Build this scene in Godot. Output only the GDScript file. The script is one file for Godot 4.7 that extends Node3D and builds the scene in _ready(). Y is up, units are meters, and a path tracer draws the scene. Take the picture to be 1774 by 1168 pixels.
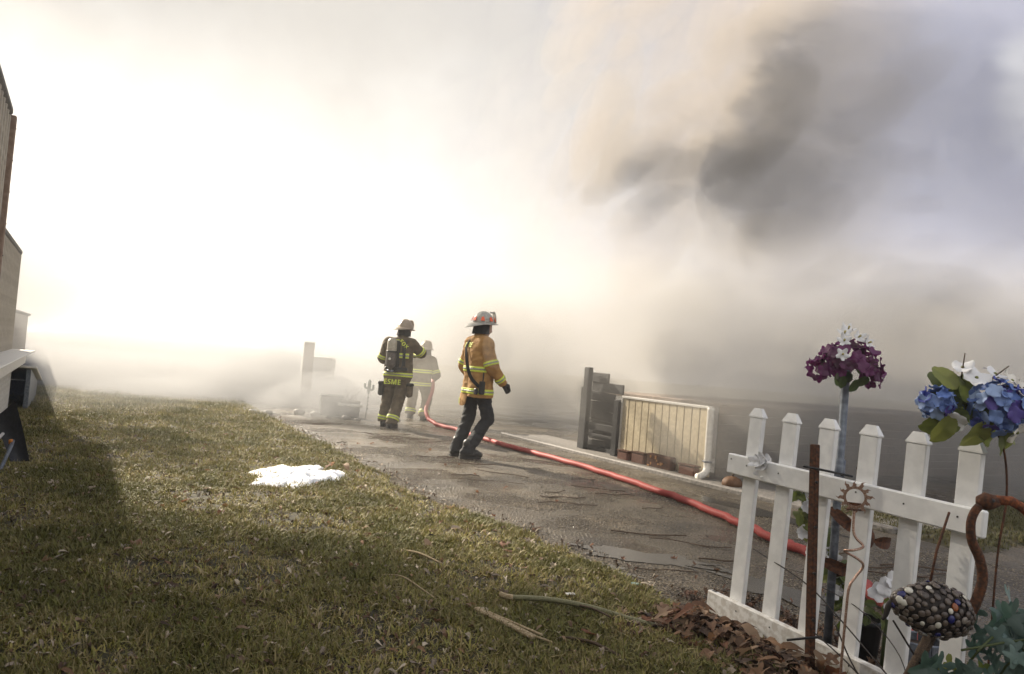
extends Node3D

var M := {}
var used := {}
var rng := RandomNumberGenerator.new()
var bump_fine: NoiseTexture2D
var bump_mid: NoiseTexture2D
const HD := Vector3(0.5, 0, 0.866)      # both mobile homes run this way
const HN := Vector3(0.866, 0, -0.5)     # and this is square to it, to the right
const FO := Vector3(1.2775, 0, -3.9588) # first picket of the white fence
const FU := Vector3(0.4549, 0, 0.8905)  # along the fence towards the viewer
const FN := Vector3(-0.8905, 0, 0.4549) # the face of the fence
const FLEAN := 0.0446

# ------------------------------------------------------------------ naming
func numbered(n: String) -> String:
	if not used.has(n):
		used[n] = 0
		return n
	used[n] += 1
	return "%s_%03d" % [n, used[n]]

func tag(o: Node, label: String, category := "", group := "", kind := "") -> Node:
	if label: o.set_meta("label", label)
	if category: o.set_meta("category", category)
	if group: o.set_meta("group", group)
	if kind: o.set_meta("kind", kind)
	return o

func thing(n: String, label: String, category: String, at := Vector3.ZERO, turn := 0.0, group := "") -> Node3D:
	var o := Node3D.new()
	o.name = numbered(n)
	add_child(o)
	o.position = at
	o.rotation.y = turn
	tag(o, label, category, group)
	return o

func mesh_of(src) -> Mesh:
	if src is SurfaceTool:
		src.generate_normals()
		return src.commit()
	return src

func obj(n: String, src, m: Material, parent: Node = self, at := Transform3D()) -> MeshInstance3D:
	var o := MeshInstance3D.new()
	o.mesh = mesh_of(src)
	o.material_override = m
	if parent == self:
		o.name = numbered(n)
		add_child(o)
	else:
		o.name = n
		parent.add_child(o, true)
	o.transform = at
	return o

func struct(n: String, src, m: Material) -> MeshInstance3D:
	var o := obj(n, src, m)
	o.set_meta("kind", "structure")
	return o

func dup(root: Node3D, label := "", group := "") -> Node3D:
	var n := root.name.rstrip("0123456789").trim_suffix("_")
	var r: Node3D = root.duplicate()
	r.name = numbered(n)
	add_child(r)
	if label: r.set_meta("label", label)
	if group: r.set_meta("group", group)
	return r

# ------------------------------------------------------------------ materials
func lin(r: float, g: float, b: float) -> Color:
	return Color(r, g, b).linear_to_srgb()

func noise_tex(freq: float, ramp: Gradient = null, size := 256, seed_ := 1, type := FastNoiseLite.TYPE_SIMPLEX_SMOOTH, oct := 4) -> NoiseTexture2D:
	var n := FastNoiseLite.new()
	n.seed = seed_
	n.frequency = freq
	n.noise_type = type
	n.fractal_octaves = oct
	var t := NoiseTexture2D.new()
	t.width = size
	t.height = size
	t.seamless = true
	t.noise = n
	if ramp: t.color_ramp = ramp
	return t

func ramp2(a: Color, b: Color, lo := 0.3, hi := 0.7) -> Gradient:
	var g := Gradient.new()
	g.offsets = PackedFloat32Array([lo, hi])
	g.colors = PackedColorArray([a, b])
	return g

func plain(c: Color, rough := 0.7, metal := 0.0) -> StandardMaterial3D:
	var m := StandardMaterial3D.new()
	m.albedo_color = c
	m.roughness = rough
	m.metallic = metal
	return m

# two tones mixed by noise, laid by triplanar mapping; per = metres that one texture covers
func tex(a: Color, b: Color, per: float, rough := 0.75, bump := 0.0, freq := 0.03, metal := 0.0, sd := 1) -> StandardMaterial3D:
	var m := StandardMaterial3D.new()
	m.albedo_texture = noise_tex(freq, ramp2(a, b), 256, sd)
	m.roughness = rough
	m.metallic = metal
	m.uv1_triplanar = true
	m.uv1_scale = Vector3.ONE / per
	if bump > 0:
		m.heightmap_enabled = true
		m.heightmap_texture = bump_fine
		m.heightmap_scale = bump
	return m

func tinted(rough := 0.8, back := 0.0) -> StandardMaterial3D:
	var m := StandardMaterial3D.new()
	m.vertex_color_use_as_albedo = true
	m.roughness = rough
	if back > 0:
		m.backlight_enabled = true
		m.backlight = Color(back, back, back)
	return m

# ------------------------------------------------------------------ shapes
func begin(smooth := true) -> SurfaceTool:
	var st := SurfaceTool.new()
	st.begin(Mesh.PRIMITIVE_TRIANGLES)
	st.set_smooth_group(0 if smooth else -1)
	return st

func tri(st: SurfaceTool, a: Vector3, b: Vector3, c: Vector3, inside: Vector3):
	if (c - a).cross(b - a).dot((a + b + c) / 3.0 - inside) < 0.0:
		var t := b
		b = c
		c = t
	st.add_vertex(a)
	st.add_vertex(b)
	st.add_vertex(c)

func quad(st: SurfaceTool, a: Vector3, b: Vector3, c: Vector3, d: Vector3, inside: Vector3):
	tri(st, a, b, c, inside)
	tri(st, a, c, d, inside)

# a box with chamfered edges
func cbox(st: SurfaceTool, c: Vector3, s: Vector3, bev := 0.004, bas := Basis()):
	st.set_smooth_group(-1)
	var h := s / 2.0
	var e: float = min(bev, min(h.x, min(h.y, h.z)) * 0.6)
	var P := func(sx, sy, sz, axis):
		var v := Vector3(h.x * sx, h.y * sy, h.z * sz)
		if axis != 0: v.x -= e * sx
		if axis != 1: v.y -= e * sy
		if axis != 2: v.z -= e * sz
		return c + bas * v
	for ax in 3:
		for s1 in [-1, 1]:
			var q := []
			for k in 4:
				var a: int = [-1, 1, 1, -1][k]
				var b: int = [-1, -1, 1, 1][k]
				q.append(P.call(s1, a, b, 0) if ax == 0 else P.call(a, s1, b, 1) if ax == 1 else P.call(a, b, s1, 2))
			quad(st, q[0], q[1], q[2], q[3], c)
	for s1 in [-1, 1]:
		for s2 in [-1, 1]:
			quad(st, P.call(s1, s2, -1, 0), P.call(s1, s2, 1, 0), P.call(s1, s2, 1, 1), P.call(s1, s2, -1, 1), c)
			quad(st, P.call(s1, -1, s2, 0), P.call(s1, 1, s2, 0), P.call(s1, 1, s2, 2), P.call(s1, -1, s2, 2), c)
			quad(st, P.call(-1, s1, s2, 1), P.call(1, s1, s2, 1), P.call(1, s1, s2, 2), P.call(-1, s1, s2, 2), c)
			for s3 in [-1, 1]:
				tri(st, P.call(s1, s2, s3, 0), P.call(s1, s2, s3, 1), P.call(s1, s2, s3, 2), c)

func box(c: Vector3, s: Vector3, bev := 0.004, bas := Basis()) -> SurfaceTool:
	var st := begin(false)
	cbox(st, c, s, bev, bas)
	return st

func tube(st: SurfaceTool, pts: Array, radii, sides := 8, caps := true):
	st.set_smooth_group(0)
	var rings := []
	var up := Vector3(0.13, 0.97, 0.21).normalized()
	for i in pts.size():
		var d: Vector3 = (pts[min(i + 1, pts.size() - 1)] - pts[max(i - 1, 0)]).normalized()
		if abs(d.dot(up)) > 0.98: up = Vector3(0.95, 0.1, 0.3).normalized()
		var x := up.cross(d).normalized()
		up = d.cross(x)
		var ring := []
		var r: float = radii if radii is float else radii[i]
		for k in sides:
			var a := TAU * k / sides
			ring.append(pts[i] + (x * cos(a) + up * sin(a)) * r)
		rings.append(ring)
	for i in pts.size() - 1:
		var mid: Vector3 = (pts[i] + pts[i + 1]) / 2.0
		for k in sides:
			var k2 := (k + 1) % sides
			quad(st, rings[i][k], rings[i][k2], rings[i + 1][k2], rings[i + 1][k], mid)
	if caps:
		for e in [0, pts.size() - 1]:
			var inward: Vector3 = pts[1] if e == 0 else pts[-2]
			for k in sides:
				tri(st, pts[e], rings[e][k], rings[e][(k + 1) % sides], inward)

func tube_mesh(pts: Array, radii, sides := 8) -> SurfaceTool:
	var st := begin()
	tube(st, pts, radii, sides)
	return st

# smooth curve through points
func curve(pts: Array, per := 6) -> Array:
	var out := []
	for i in pts.size() - 1:
		var p0: Vector3 = pts[max(i - 1, 0)]
		var p3: Vector3 = pts[min(i + 2, pts.size() - 1)]
		for k in per:
			out.append(pts[i].cubic_interpolate(pts[i + 1], p0, p3, float(k) / per))
	out.append(pts[-1])
	return out

# a surface from f(u, v); thick > 0 gives it a back
func sheet(st: SurfaceTool, nu: int, nv: int, f: Callable, flip := false):
	st.set_smooth_group(0)
	for i in nu:
		for j in nv:
			var a: Vector3 = f.call(float(i) / nu, float(j) / nv)
			var b: Vector3 = f.call(float(i + 1) / nu, float(j) / nv)
			var c: Vector3 = f.call(float(i + 1) / nu, float(j + 1) / nv)
			var d: Vector3 = f.call(float(i) / nu, float(j + 1) / nv)
			for t in ([a, b, c, a, c, d] if not flip else [a, c, b, a, d, c]):
				st.add_vertex(t)

func lathe(st: SurfaceTool, prof: Array, at: Vector3, sides := 16, bas := Basis(), from := 0.0, to := TAU):
	st.set_smooth_group(0)
	for i in prof.size() - 1:
		for k in sides:
			var a := from + (to - from) * k / sides
			var b := from + (to - from) * (k + 1) / sides
			var P := func(p, ang): return at + bas * Vector3(p.x * cos(ang), p.y, p.x * sin(ang))
			var m: Vector3 = at + bas * Vector3(0, (prof[i].y + prof[i + 1].y) / 2.0, 0)
			quad(st, P.call(prof[i], a), P.call(prof[i], b), P.call(prof[i + 1], b), P.call(prof[i + 1], a), m)

func prism(st: SurfaceTool, outline: PackedVector2Array, depth: float, xf := Transform3D()):
	st.set_smooth_group(-1)
	var idx := Geometry2D.triangulate_polygon(outline)
	var cen := Vector2.ZERO
	for p in outline: cen += p / outline.size()
	var z := depth / 2.0
	var mid := xf * Vector3(cen.x, cen.y, 0)
	for i in range(0, idx.size(), 3):
		for s in [-1.0, 1.0]:
			var v := []
			for k in 3: v.append(xf * Vector3(outline[idx[i + k]].x, outline[idx[i + k]].y, z * s))
			var c3: Vector3 = (v[0] + v[1] + v[2]) / 3.0
			tri(st, v[0], v[1], v[2], c3 - xf.basis * Vector3(0, 0, s))
	for i in outline.size():
		var a := outline[i]
		var b := outline[(i + 1) % outline.size()]
		var n := (b - a).orthogonal().normalized()
		var m2 := (a + b) / 2.0
		if Geometry2D.is_point_in_polygon(m2 + n * 0.0004, outline): n = -n
		var ins := xf * Vector3(m2.x - n.x, m2.y - n.y, 0)
		quad(st, xf * Vector3(a.x, a.y, -z), xf * Vector3(b.x, b.y, -z), xf * Vector3(b.x, b.y, z), xf * Vector3(a.x, a.y, z), ins)

# ------------------------------------------------------------------ bodies as one skin over tapered bones
# groups: [[bones, cuts], ...]; a bone is [a, b, radius at a, radius at b]; a cut is a Plane, what lies over it goes
func skin(groups: Array, cell := 0.014, k := 0.02, wrinkle := 0.0, wfreq := 6.0, grow := 0.0, within = null) -> ArrayMesh:
	var bb := AABB()
	var first := true
	for g in groups:
		for b in g[0]:
			for e in 2:
				var r: float = b[2 + e] + 3.0 * k + grow + cell
				var bx := AABB(b[e] - Vector3.ONE * r, Vector3.ONE * r * 2.0)
				bb = bx if first else bb.merge(bx)
				first = false
	if within != null: bb = bb.intersection(within)
	var nx := int(bb.size.x / cell) + 2
	var ny := int(bb.size.y / cell) + 2
	var nz := int(bb.size.z / cell) + 2
	var o := bb.position
	var F := PackedFloat32Array()
	F.resize(nx * ny * nz)
	F.fill(1.0)
	for g in groups:
		var acc := PackedFloat32Array()
		acc.resize(nx * ny * nz)
		for b in g[0]:
			var A: Vector3 = b[0]
			var ba: Vector3 = b[1] - b[0]
			var l2: float = max(ba.length_squared(), 1e-8)
			var ra: float = b[2] + grow
			var dr: float = b[3] - b[2]
			var m: float = max(b[2], b[3]) + grow + 4.5 * k + cell
			var lo: Vector3 = (A.min(b[1]) - Vector3.ONE * m - o) / cell
			var hi: Vector3 = (A.max(b[1]) + Vector3.ONE * m - o) / cell
			for x in range(max(0, int(lo.x)), min(nx, int(hi.x) + 2)):
				for y in range(max(0, int(lo.y)), min(ny, int(hi.y) + 2)):
					var at := (x * ny + y) * nz
					var px := o.x + x * cell - A.x
					var py := o.y + y * cell - A.y
					var base := px * ba.x + py * ba.y
					for z in range(max(0, int(lo.z)), min(nz, int(hi.z) + 2)):
						var pz := o.z + z * cell - A.z
						var t := clampf((base + pz * ba.z) / l2, 0.0, 1.0)
						var qx := px - ba.x * t
						var qy := py - ba.y * t
						var qz := pz - ba.z * t
						acc[at + z] += exp(-(sqrt(qx * qx + qy * qy + qz * qz) - ra - dr * t) / k)
		for x in nx:
			for y in ny:
				var at := (x * ny + y) * nz
				for z in nz:
					var a := acc[at + z]
					if a > 1e-7:
						var f := -k * log(a)
						for c in g[1]:
							f = max(f, c.distance_to(o + Vector3(x, y, z) * cell))
						if f < F[at + z]: F[at + z] = f
	var ids := PackedInt32Array()
	ids.resize(F.size())
	ids.fill(-1)
	var V := PackedVector3Array()
	var sx := ny * nz
	var off := [0, sx, nz, sx + nz, 1, sx + 1, nz + 1, sx + nz + 1]
	var co := [Vector3(0, 0, 0), Vector3(1, 0, 0), Vector3(0, 1, 0), Vector3(1, 1, 0), Vector3(0, 0, 1), Vector3(1, 0, 1), Vector3(0, 1, 1), Vector3(1, 1, 1)]
	var ed := [[0, 1], [2, 3], [4, 5], [6, 7], [0, 2], [1, 3], [4, 6], [5, 7], [0, 4], [1, 5], [2, 6], [3, 7]]
	for x in nx - 1:
		for y in ny - 1:
			var at := (x * ny + y) * nz
			for z in nz - 1:
				var i := at + z
				var neg := 0
				for q in off:
					if F[i + q] < 0.0: neg += 1
				if neg == 0 or neg == 8: continue
				var s := Vector3.ZERO
				var n := 0
				for e in ed:
					var fa := F[i + off[e[0]]]
					var fb := F[i + off[e[1]]]
					if (fa < 0.0) != (fb < 0.0):
						s += co[e[0]].lerp(co[e[1]], fa / (fa - fb))
						n += 1
				ids[i] = V.size()
				V.append(o + (Vector3(x, y, z) + s / n) * cell)
	var I := PackedInt32Array()
	var N := PackedVector3Array()
	N.resize(V.size())
	var steps := [[sx, nz, 1, Vector3.RIGHT], [nz, 1, sx, Vector3.UP], [1, sx, nz, Vector3.BACK]]
	for x in range(1, nx - 1):
		for y in range(1, ny - 1):
			var at := (x * ny + y) * nz
			for z in range(1, nz - 1):
				var i := at + z
				var inside := F[i] < 0.0
				for s in steps:
					if (F[i + s[0]] < 0.0) == inside: continue
					var a := ids[i]
					var b := ids[i - s[1]]
					var c := ids[i - s[1] - s[2]]
					var d := ids[i - s[2]]
					if a < 0 or b < 0 or c < 0 or d < 0: continue
					var n := (V[c] - V[a]).cross(V[b] - V[a]) + (V[d] - V[a]).cross(V[c] - V[a])
					var out: Vector3 = s[3] if inside else -s[3]
					if n.dot(out) < 0.0:
						var t := b
						b = d
						d = t
						n = -n
					I.append_array(PackedInt32Array([a, b, c, a, c, d]))
					N[a] += n
					N[b] += n
					N[c] += n
					N[d] += n
	if wrinkle > 0.0:
		var nz3 := FastNoiseLite.new()
		nz3.frequency = wfreq
		nz3.fractal_octaves = 3
		nz3.fractal_type = FastNoiseLite.FRACTAL_RIDGED
		for i in V.size():
			var p := V[i]
			V[i] = p + N[i].normalized() * (nz3.get_noise_3d(p.x, p.y * 1.7, p.z) * wrinkle)
		N.fill(Vector3.ZERO)
		for i in range(0, I.size(), 3):
			var n := (V[I[i + 2]] - V[I[i]]).cross(V[I[i + 1]] - V[I[i]])
			for q in 3: N[I[i + q]] += n
	for i in N.size(): N[i] = N[i].normalized()
	var arr := []
	arr.resize(Mesh.ARRAY_MAX)
	arr[Mesh.ARRAY_VERTEX] = V
	arr[Mesh.ARRAY_NORMAL] = N
	arr[Mesh.ARRAY_INDEX] = I
	var am := ArrayMesh.new()
	am.add_surface_from_arrays(Mesh.PRIMITIVE_TRIANGLES, arr)
	return am

# ------------------------------------------------------------------ the sky: thin smoke and cloud, brightest round the veiled sun
func sky_picture() -> Image:
	var w := 720
	var h := 360
	var im := Image.create(w, h, false, Image.FORMAT_RGBF)
	var n1 := FastNoiseLite.new()
	n1.seed = 11
	n1.frequency = 1.3
	n1.fractal_octaves = 5
	n1.domain_warp_enabled = true
	n1.domain_warp_amplitude = 0.5
	n1.domain_warp_frequency = 1.2
	var sun := SUN
	for y in h:
		var el := (0.5 - (y + 0.5) / h) * PI
		for x in w:
			var az := (x + 0.5) / w * TAU
			var d := Vector3(sin(az) * cos(el), sin(el), -cos(az) * cos(el))
			var near := 0.5 + 0.5 * d.dot(sun)
			var n := n1.get_noise_3dv(d) * 0.5 + 0.5
			var n2 := n1.get_noise_3dv(d * 2.3 + Vector3(5, 1, 2)) * 0.5 + 0.5
			var white := smoothstep(0.56, 0.97, near + (n - 0.5) * 0.22)
			var c := Color(0.040, 0.057, 0.125).lerp(Color(0.078, 0.098, 0.178), smoothstep(0.3, 0.75, n2))
			c = c.lerp(Color(0.40, 0.43, 0.50), smoothstep(0.66, 0.80, n) * 0.5)
			c = c.lerp(Color(0.38, 0.375, 0.365), 0.9 * smoothstep(-0.35, 0.5, d.z))
			var gap := smoothstep(0.9965, 0.9996, d.dot(Vector3(0.548, 0.325, -0.77).normalized()) + (n2 - 0.5) * 0.006)
			c = c.lerp(Color(0.36, 0.37, 0.39), gap)
			var lit := lerpf(0.26, 0.15, smoothstep(0.10, 0.42, el + (n2 - 0.5) * 0.3))
			c = c.lerp(Color(lit, lit * 0.995, lit * 0.985), white)
			im.set_pixel(x, y, c)
	return im

const SUN := Vector3(-0.635, 0.469, -0.613)

func _ready():
	rng.seed = 20
	var cam := Camera3D.new()
	cam.name = "camera"
	cam.position = Vector3(0, 1.27, 0)
	cam.rotation_degrees = Vector3(2.07, 0, 4.6)
	cam.fov = 48.4
	cam.near = 0.05
	cam.far = 900
	add_child(cam)
	cam.current = true
	var sun := DirectionalLight3D.new()
	sun.name = "sun"
	sun.light_energy = 1.6
	sun.light_angular_distance = 0.6
	sun.light_color = Color(1, 0.95, 0.87)
	sun.shadow_enabled = true
	add_child(sun)
	sun.look_at_from_position(SUN * 10, Vector3.ZERO)
	var we := WorldEnvironment.new()
	we.name = "environment"
	var e := Environment.new()
	e.background_mode = Environment.BG_SKY
	var pano := PanoramaSkyMaterial.new()
	pano.panorama = ImageTexture.create_from_image(sky_picture())
	e.sky = Sky.new()
	e.sky.sky_material = pano
	e.tonemap_mode = Environment.TONE_MAPPER_LINEAR
	e.tonemap_exposure = 3.2
	e.volumetric_fog_enabled = true
	e.volumetric_fog_density = 0.0045
	e.volumetric_fog_anisotropy = 0.35
	e.volumetric_fog_albedo = lin(0.95, 0.94, 0.92)
	e.sdfgi_enabled = true
	e.ssao_enabled = true
	e.ssil_enabled = true
	we.environment = e
	add_child(we)
	materials()
	ground()
	houses()
	people()
	garden()
	debris()
	smoke()
func materials():
	bump_fine = noise_tex(0.06, null, 256, 5)
	bump_mid = noise_tex(0.02, null, 256, 6)
	M.vinyl = tex(lin(0.77, 0.77, 0.765), lin(0.85, 0.85, 0.84), 0.5, 0.42, 0.05, 0.02)
	M.vinyl_dirty = tex(lin(0.60, 0.57, 0.52), lin(0.80, 0.79, 0.76), 0.35, 0.5, 0.05, 0.03, 0.0, 4)
	M.rust = tex(lin(0.035, 0.014, 0.007), lin(0.13, 0.045, 0.015), 0.22, 0.85, 0.2, 0.04, 0.2)
	M.black = tex(lin(0.006, 0.006, 0.007), lin(0.018, 0.018, 0.02), 0.3, 0.5, 0.05)
	M.galv = tex(lin(0.10, 0.115, 0.14), lin(0.20, 0.22, 0.25), 0.3, 0.5, 0.0, 0.03, 0.5)
	M.copper = tex(lin(0.30, 0.17, 0.12), lin(0.58, 0.42, 0.34), 0.08, 0.32, 0.0, 0.04, 0.85)
	M.wire = plain(lin(0.02, 0.014, 0.012), 0.6, 0.3)
	M.hose = tex(lin(0.24, 0.032, 0.028), lin(0.36, 0.062, 0.050), 0.12, 0.6, 0.03)
	M.hose.metallic_specular = 0.35
	M.cream = tex(lin(0.56, 0.475, 0.315), lin(0.67, 0.575, 0.40), 0.6, 0.5, 0.03)
	M.cream_dark = plain(lin(0.13, 0.095, 0.05), 0.8)
	M.white_paint = tex(lin(0.6, 0.58, 0.53), lin(0.72, 0.70, 0.65), 0.5, 0.5, 0.03)
	M.siding = tex(lin(0.46, 0.41, 0.33), lin(0.56, 0.51, 0.42), 0.9, 0.6, 0.04)
	M.siding_trim = tex(lin(0.25, 0.17, 0.12), lin(0.33, 0.24, 0.18), 0.6, 0.6)
	M.char = tex(lin(0.004, 0.004, 0.005), lin(0.020, 0.020, 0.021), 0.5, 0.8, 0.3)
	M.house = tex(lin(0.22, 0.165, 0.13), lin(0.32, 0.245, 0.19), 0.8, 0.8, 0.1)
	M.roof = tex(lin(0.16, 0.15, 0.14), lin(0.24, 0.23, 0.21), 0.7, 0.9, 0.2)
	M.brick = tex(lin(0.10, 0.045, 0.03), lin(0.19, 0.09, 0.06), 0.15, 0.9, 0.2)
	M.concrete = tex(lin(0.12, 0.11, 0.10), lin(0.22, 0.20, 0.175), 0.5, 0.7, 0.3)
	M.snow = tex(lin(0.80, 0.82, 0.86), lin(0.88, 0.89, 0.90), 0.4, 0.8, 0.8, 0.05)
	M.bark = tex(lin(0.05, 0.032, 0.02), lin(0.12, 0.08, 0.05), 0.08, 0.9, 0.2)
	M.pale_wood = tex(lin(0.26, 0.19, 0.10), lin(0.42, 0.34, 0.22), 0.12, 0.85, 0.2)
	M.leaf = tinted(0.75, 0.25)
	M.skin = tex(lin(0.35, 0.19, 0.13), lin(0.42, 0.24, 0.17), 0.2, 0.5)
	M.water = plain(lin(0.03, 0.026, 0.02), 0.16)

func grid_mesh(x0: float, x1: float, z0: float, z1: float, nx: int, nz: int, hf: Callable, per := 1.0) -> ArrayMesh:
	var V := PackedVector3Array()
	var U := PackedVector2Array()
	var I := PackedInt32Array()
	for i in nx + 1:
		for j in nz + 1:
			var x := lerpf(x0, x1, float(i) / nx)
			var z := lerpf(z0, z1, float(j) / nz)
			V.append(Vector3(x, hf.call(x, z), z))
			U.append(Vector2(x - x0, z - z0) / per)
	for i in nx:
		for j in nz:
			var a := i * (nz + 1) + j
			I.append_array(PackedInt32Array([a, a + nz + 1, a + nz + 2, a, a + nz + 2, a + 1]))
	var arr := []
	arr.resize(Mesh.ARRAY_MAX)
	arr[Mesh.ARRAY_VERTEX] = V
	arr[Mesh.ARRAY_TEX_UV] = U
	arr[Mesh.ARRAY_INDEX] = I
	var am := ArrayMesh.new()
	am.add_surface_from_arrays(Mesh.PRIMITIVE_TRIANGLES, arr)
	var st := SurfaceTool.new()
	st.create_from(am, 0)
	st.generate_normals()
	return st.commit()

# where the lawn ends and the driveway begins, for each depth
const EDGE := [[-40, -19.0], [-20, -7.6], [-14, -4.55], [-11.22, -3.03], [-8.76, -1.667], [-6.89, -0.76], [-6.15, -0.05], [-5.52, 0.43], [-4.74, 0.80], [-4.13, 1.02], [-3.6, 1.40], [-2.9, 1.95], [-1.5, 2.75], [6, 6.5]]
var edge_noise := FastNoiseLite.new()
var soft := FastNoiseLite.new()

func edge_x(z: float) -> float:
	for i in EDGE.size() - 1:
		if z <= EDGE[i + 1][0]:
			return lerpf(EDGE[i][1], EDGE[i + 1][1], clampf((z - EDGE[i][0]) / (EDGE[i + 1][0] - EDGE[i][0]), 0, 1))
	return EDGE[-1][1]

# metres inside the lawn (negative on the driveway)
func lawn_in(x: float, z: float) -> float:
	return edge_x(z) - x + edge_noise.get_noise_2d(x, z) * 0.16

# the far strip of grass right of the driveway
func strip_in(x: float, z: float) -> float:
	var p := Vector3(x, 0, z) - Vector3(3.55, 0, -7.05)
	var u := p.dot(HN)
	var v := p.dot(HD)
	return min(min(u, 0.85 - abs(v)), 12.0 - u) + edge_noise.get_noise_2d(x, z) * 0.14

func lawn_height(x: float, z: float) -> float:
	var d := lawn_in(x, z)
	return lerpf(-0.03, 0.022 + soft.get_noise_2d(x, z) * 0.016, smoothstep(-0.06, 0.10, d))

func strip_height(x: float, z: float) -> float:
	return lerpf(-0.03, 0.024 + soft.get_noise_2d(x, z) * 0.015, smoothstep(-0.06, 0.10, strip_in(x, z)))

func tuft_mesh(sd: int, blades := 15, reach := 1.0) -> ArrayMesh:
	var r := RandomNumberGenerator.new()
	r.seed = sd
	var st := begin()
	for b in blades:
		var a := r.randf() * TAU
		var o := Vector3(r.randf_range(-0.03, 0.03), -0.006, r.randf_range(-0.03, 0.03))
		var lean := r.randf_range(0.35, 1.45)
		var len_ := r.randf_range(0.020, 0.062) * reach
		var w := r.randf_range(0.0018, 0.0038)
		var dir := Vector3(cos(a), 0, sin(a))
		var side := Vector3(-sin(a), 0, cos(a)) * w
		var p1 := o + (dir * sin(lean * 0.6) + Vector3.UP * cos(lean * 0.6)) * len_ * 0.5
		var p2 := p1 + (dir * sin(lean * 1.35) + Vector3.UP * cos(lean * 1.35)) * len_ * 0.55
		var straw := r.randf()
		var c := Color(0.85, 1.0, 0.5).lerp(Color(4.2, 3.3, 2.5), smoothstep(0.55, 0.98, straw)) * r.randf_range(0.6, 1.3)
		st.set_color(c)
		for t in [o - side, o + side, p1 + side * 0.8, o - side, p1 + side * 0.8, p1 - side * 0.8, p1 - side * 0.8, p1 + side * 0.8, p2]:
			st.add_vertex(t)
	st.generate_normals()
	return st.commit()

func scatter(n: String, mesh: Mesh, xs: Array, cols: PackedColorArray, m: Material, label: String, parent: Node = self) -> MultiMeshInstance3D:
	var mm := MultiMesh.new()
	mm.transform_format = MultiMesh.TRANSFORM_3D
	mm.use_colors = true
	mm.mesh = mesh
	mm.instance_count = xs.size()
	for i in xs.size():
		mm.set_instance_transform(i, xs[i])
		mm.set_instance_color(i, cols[i])
	var o := MultiMeshInstance3D.new()
	o.multimesh = mm
	o.material_override = m
	if parent == self:
		o.name = numbered(n)
		add_child(o)
		tag(o, label, "grass" if n.contains("grass") else "leaves", "", "stuff")
	else:
		o.name = n
		parent.add_child(o, true)
		o.set_meta("kind", "stuff")
	return o

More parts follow.
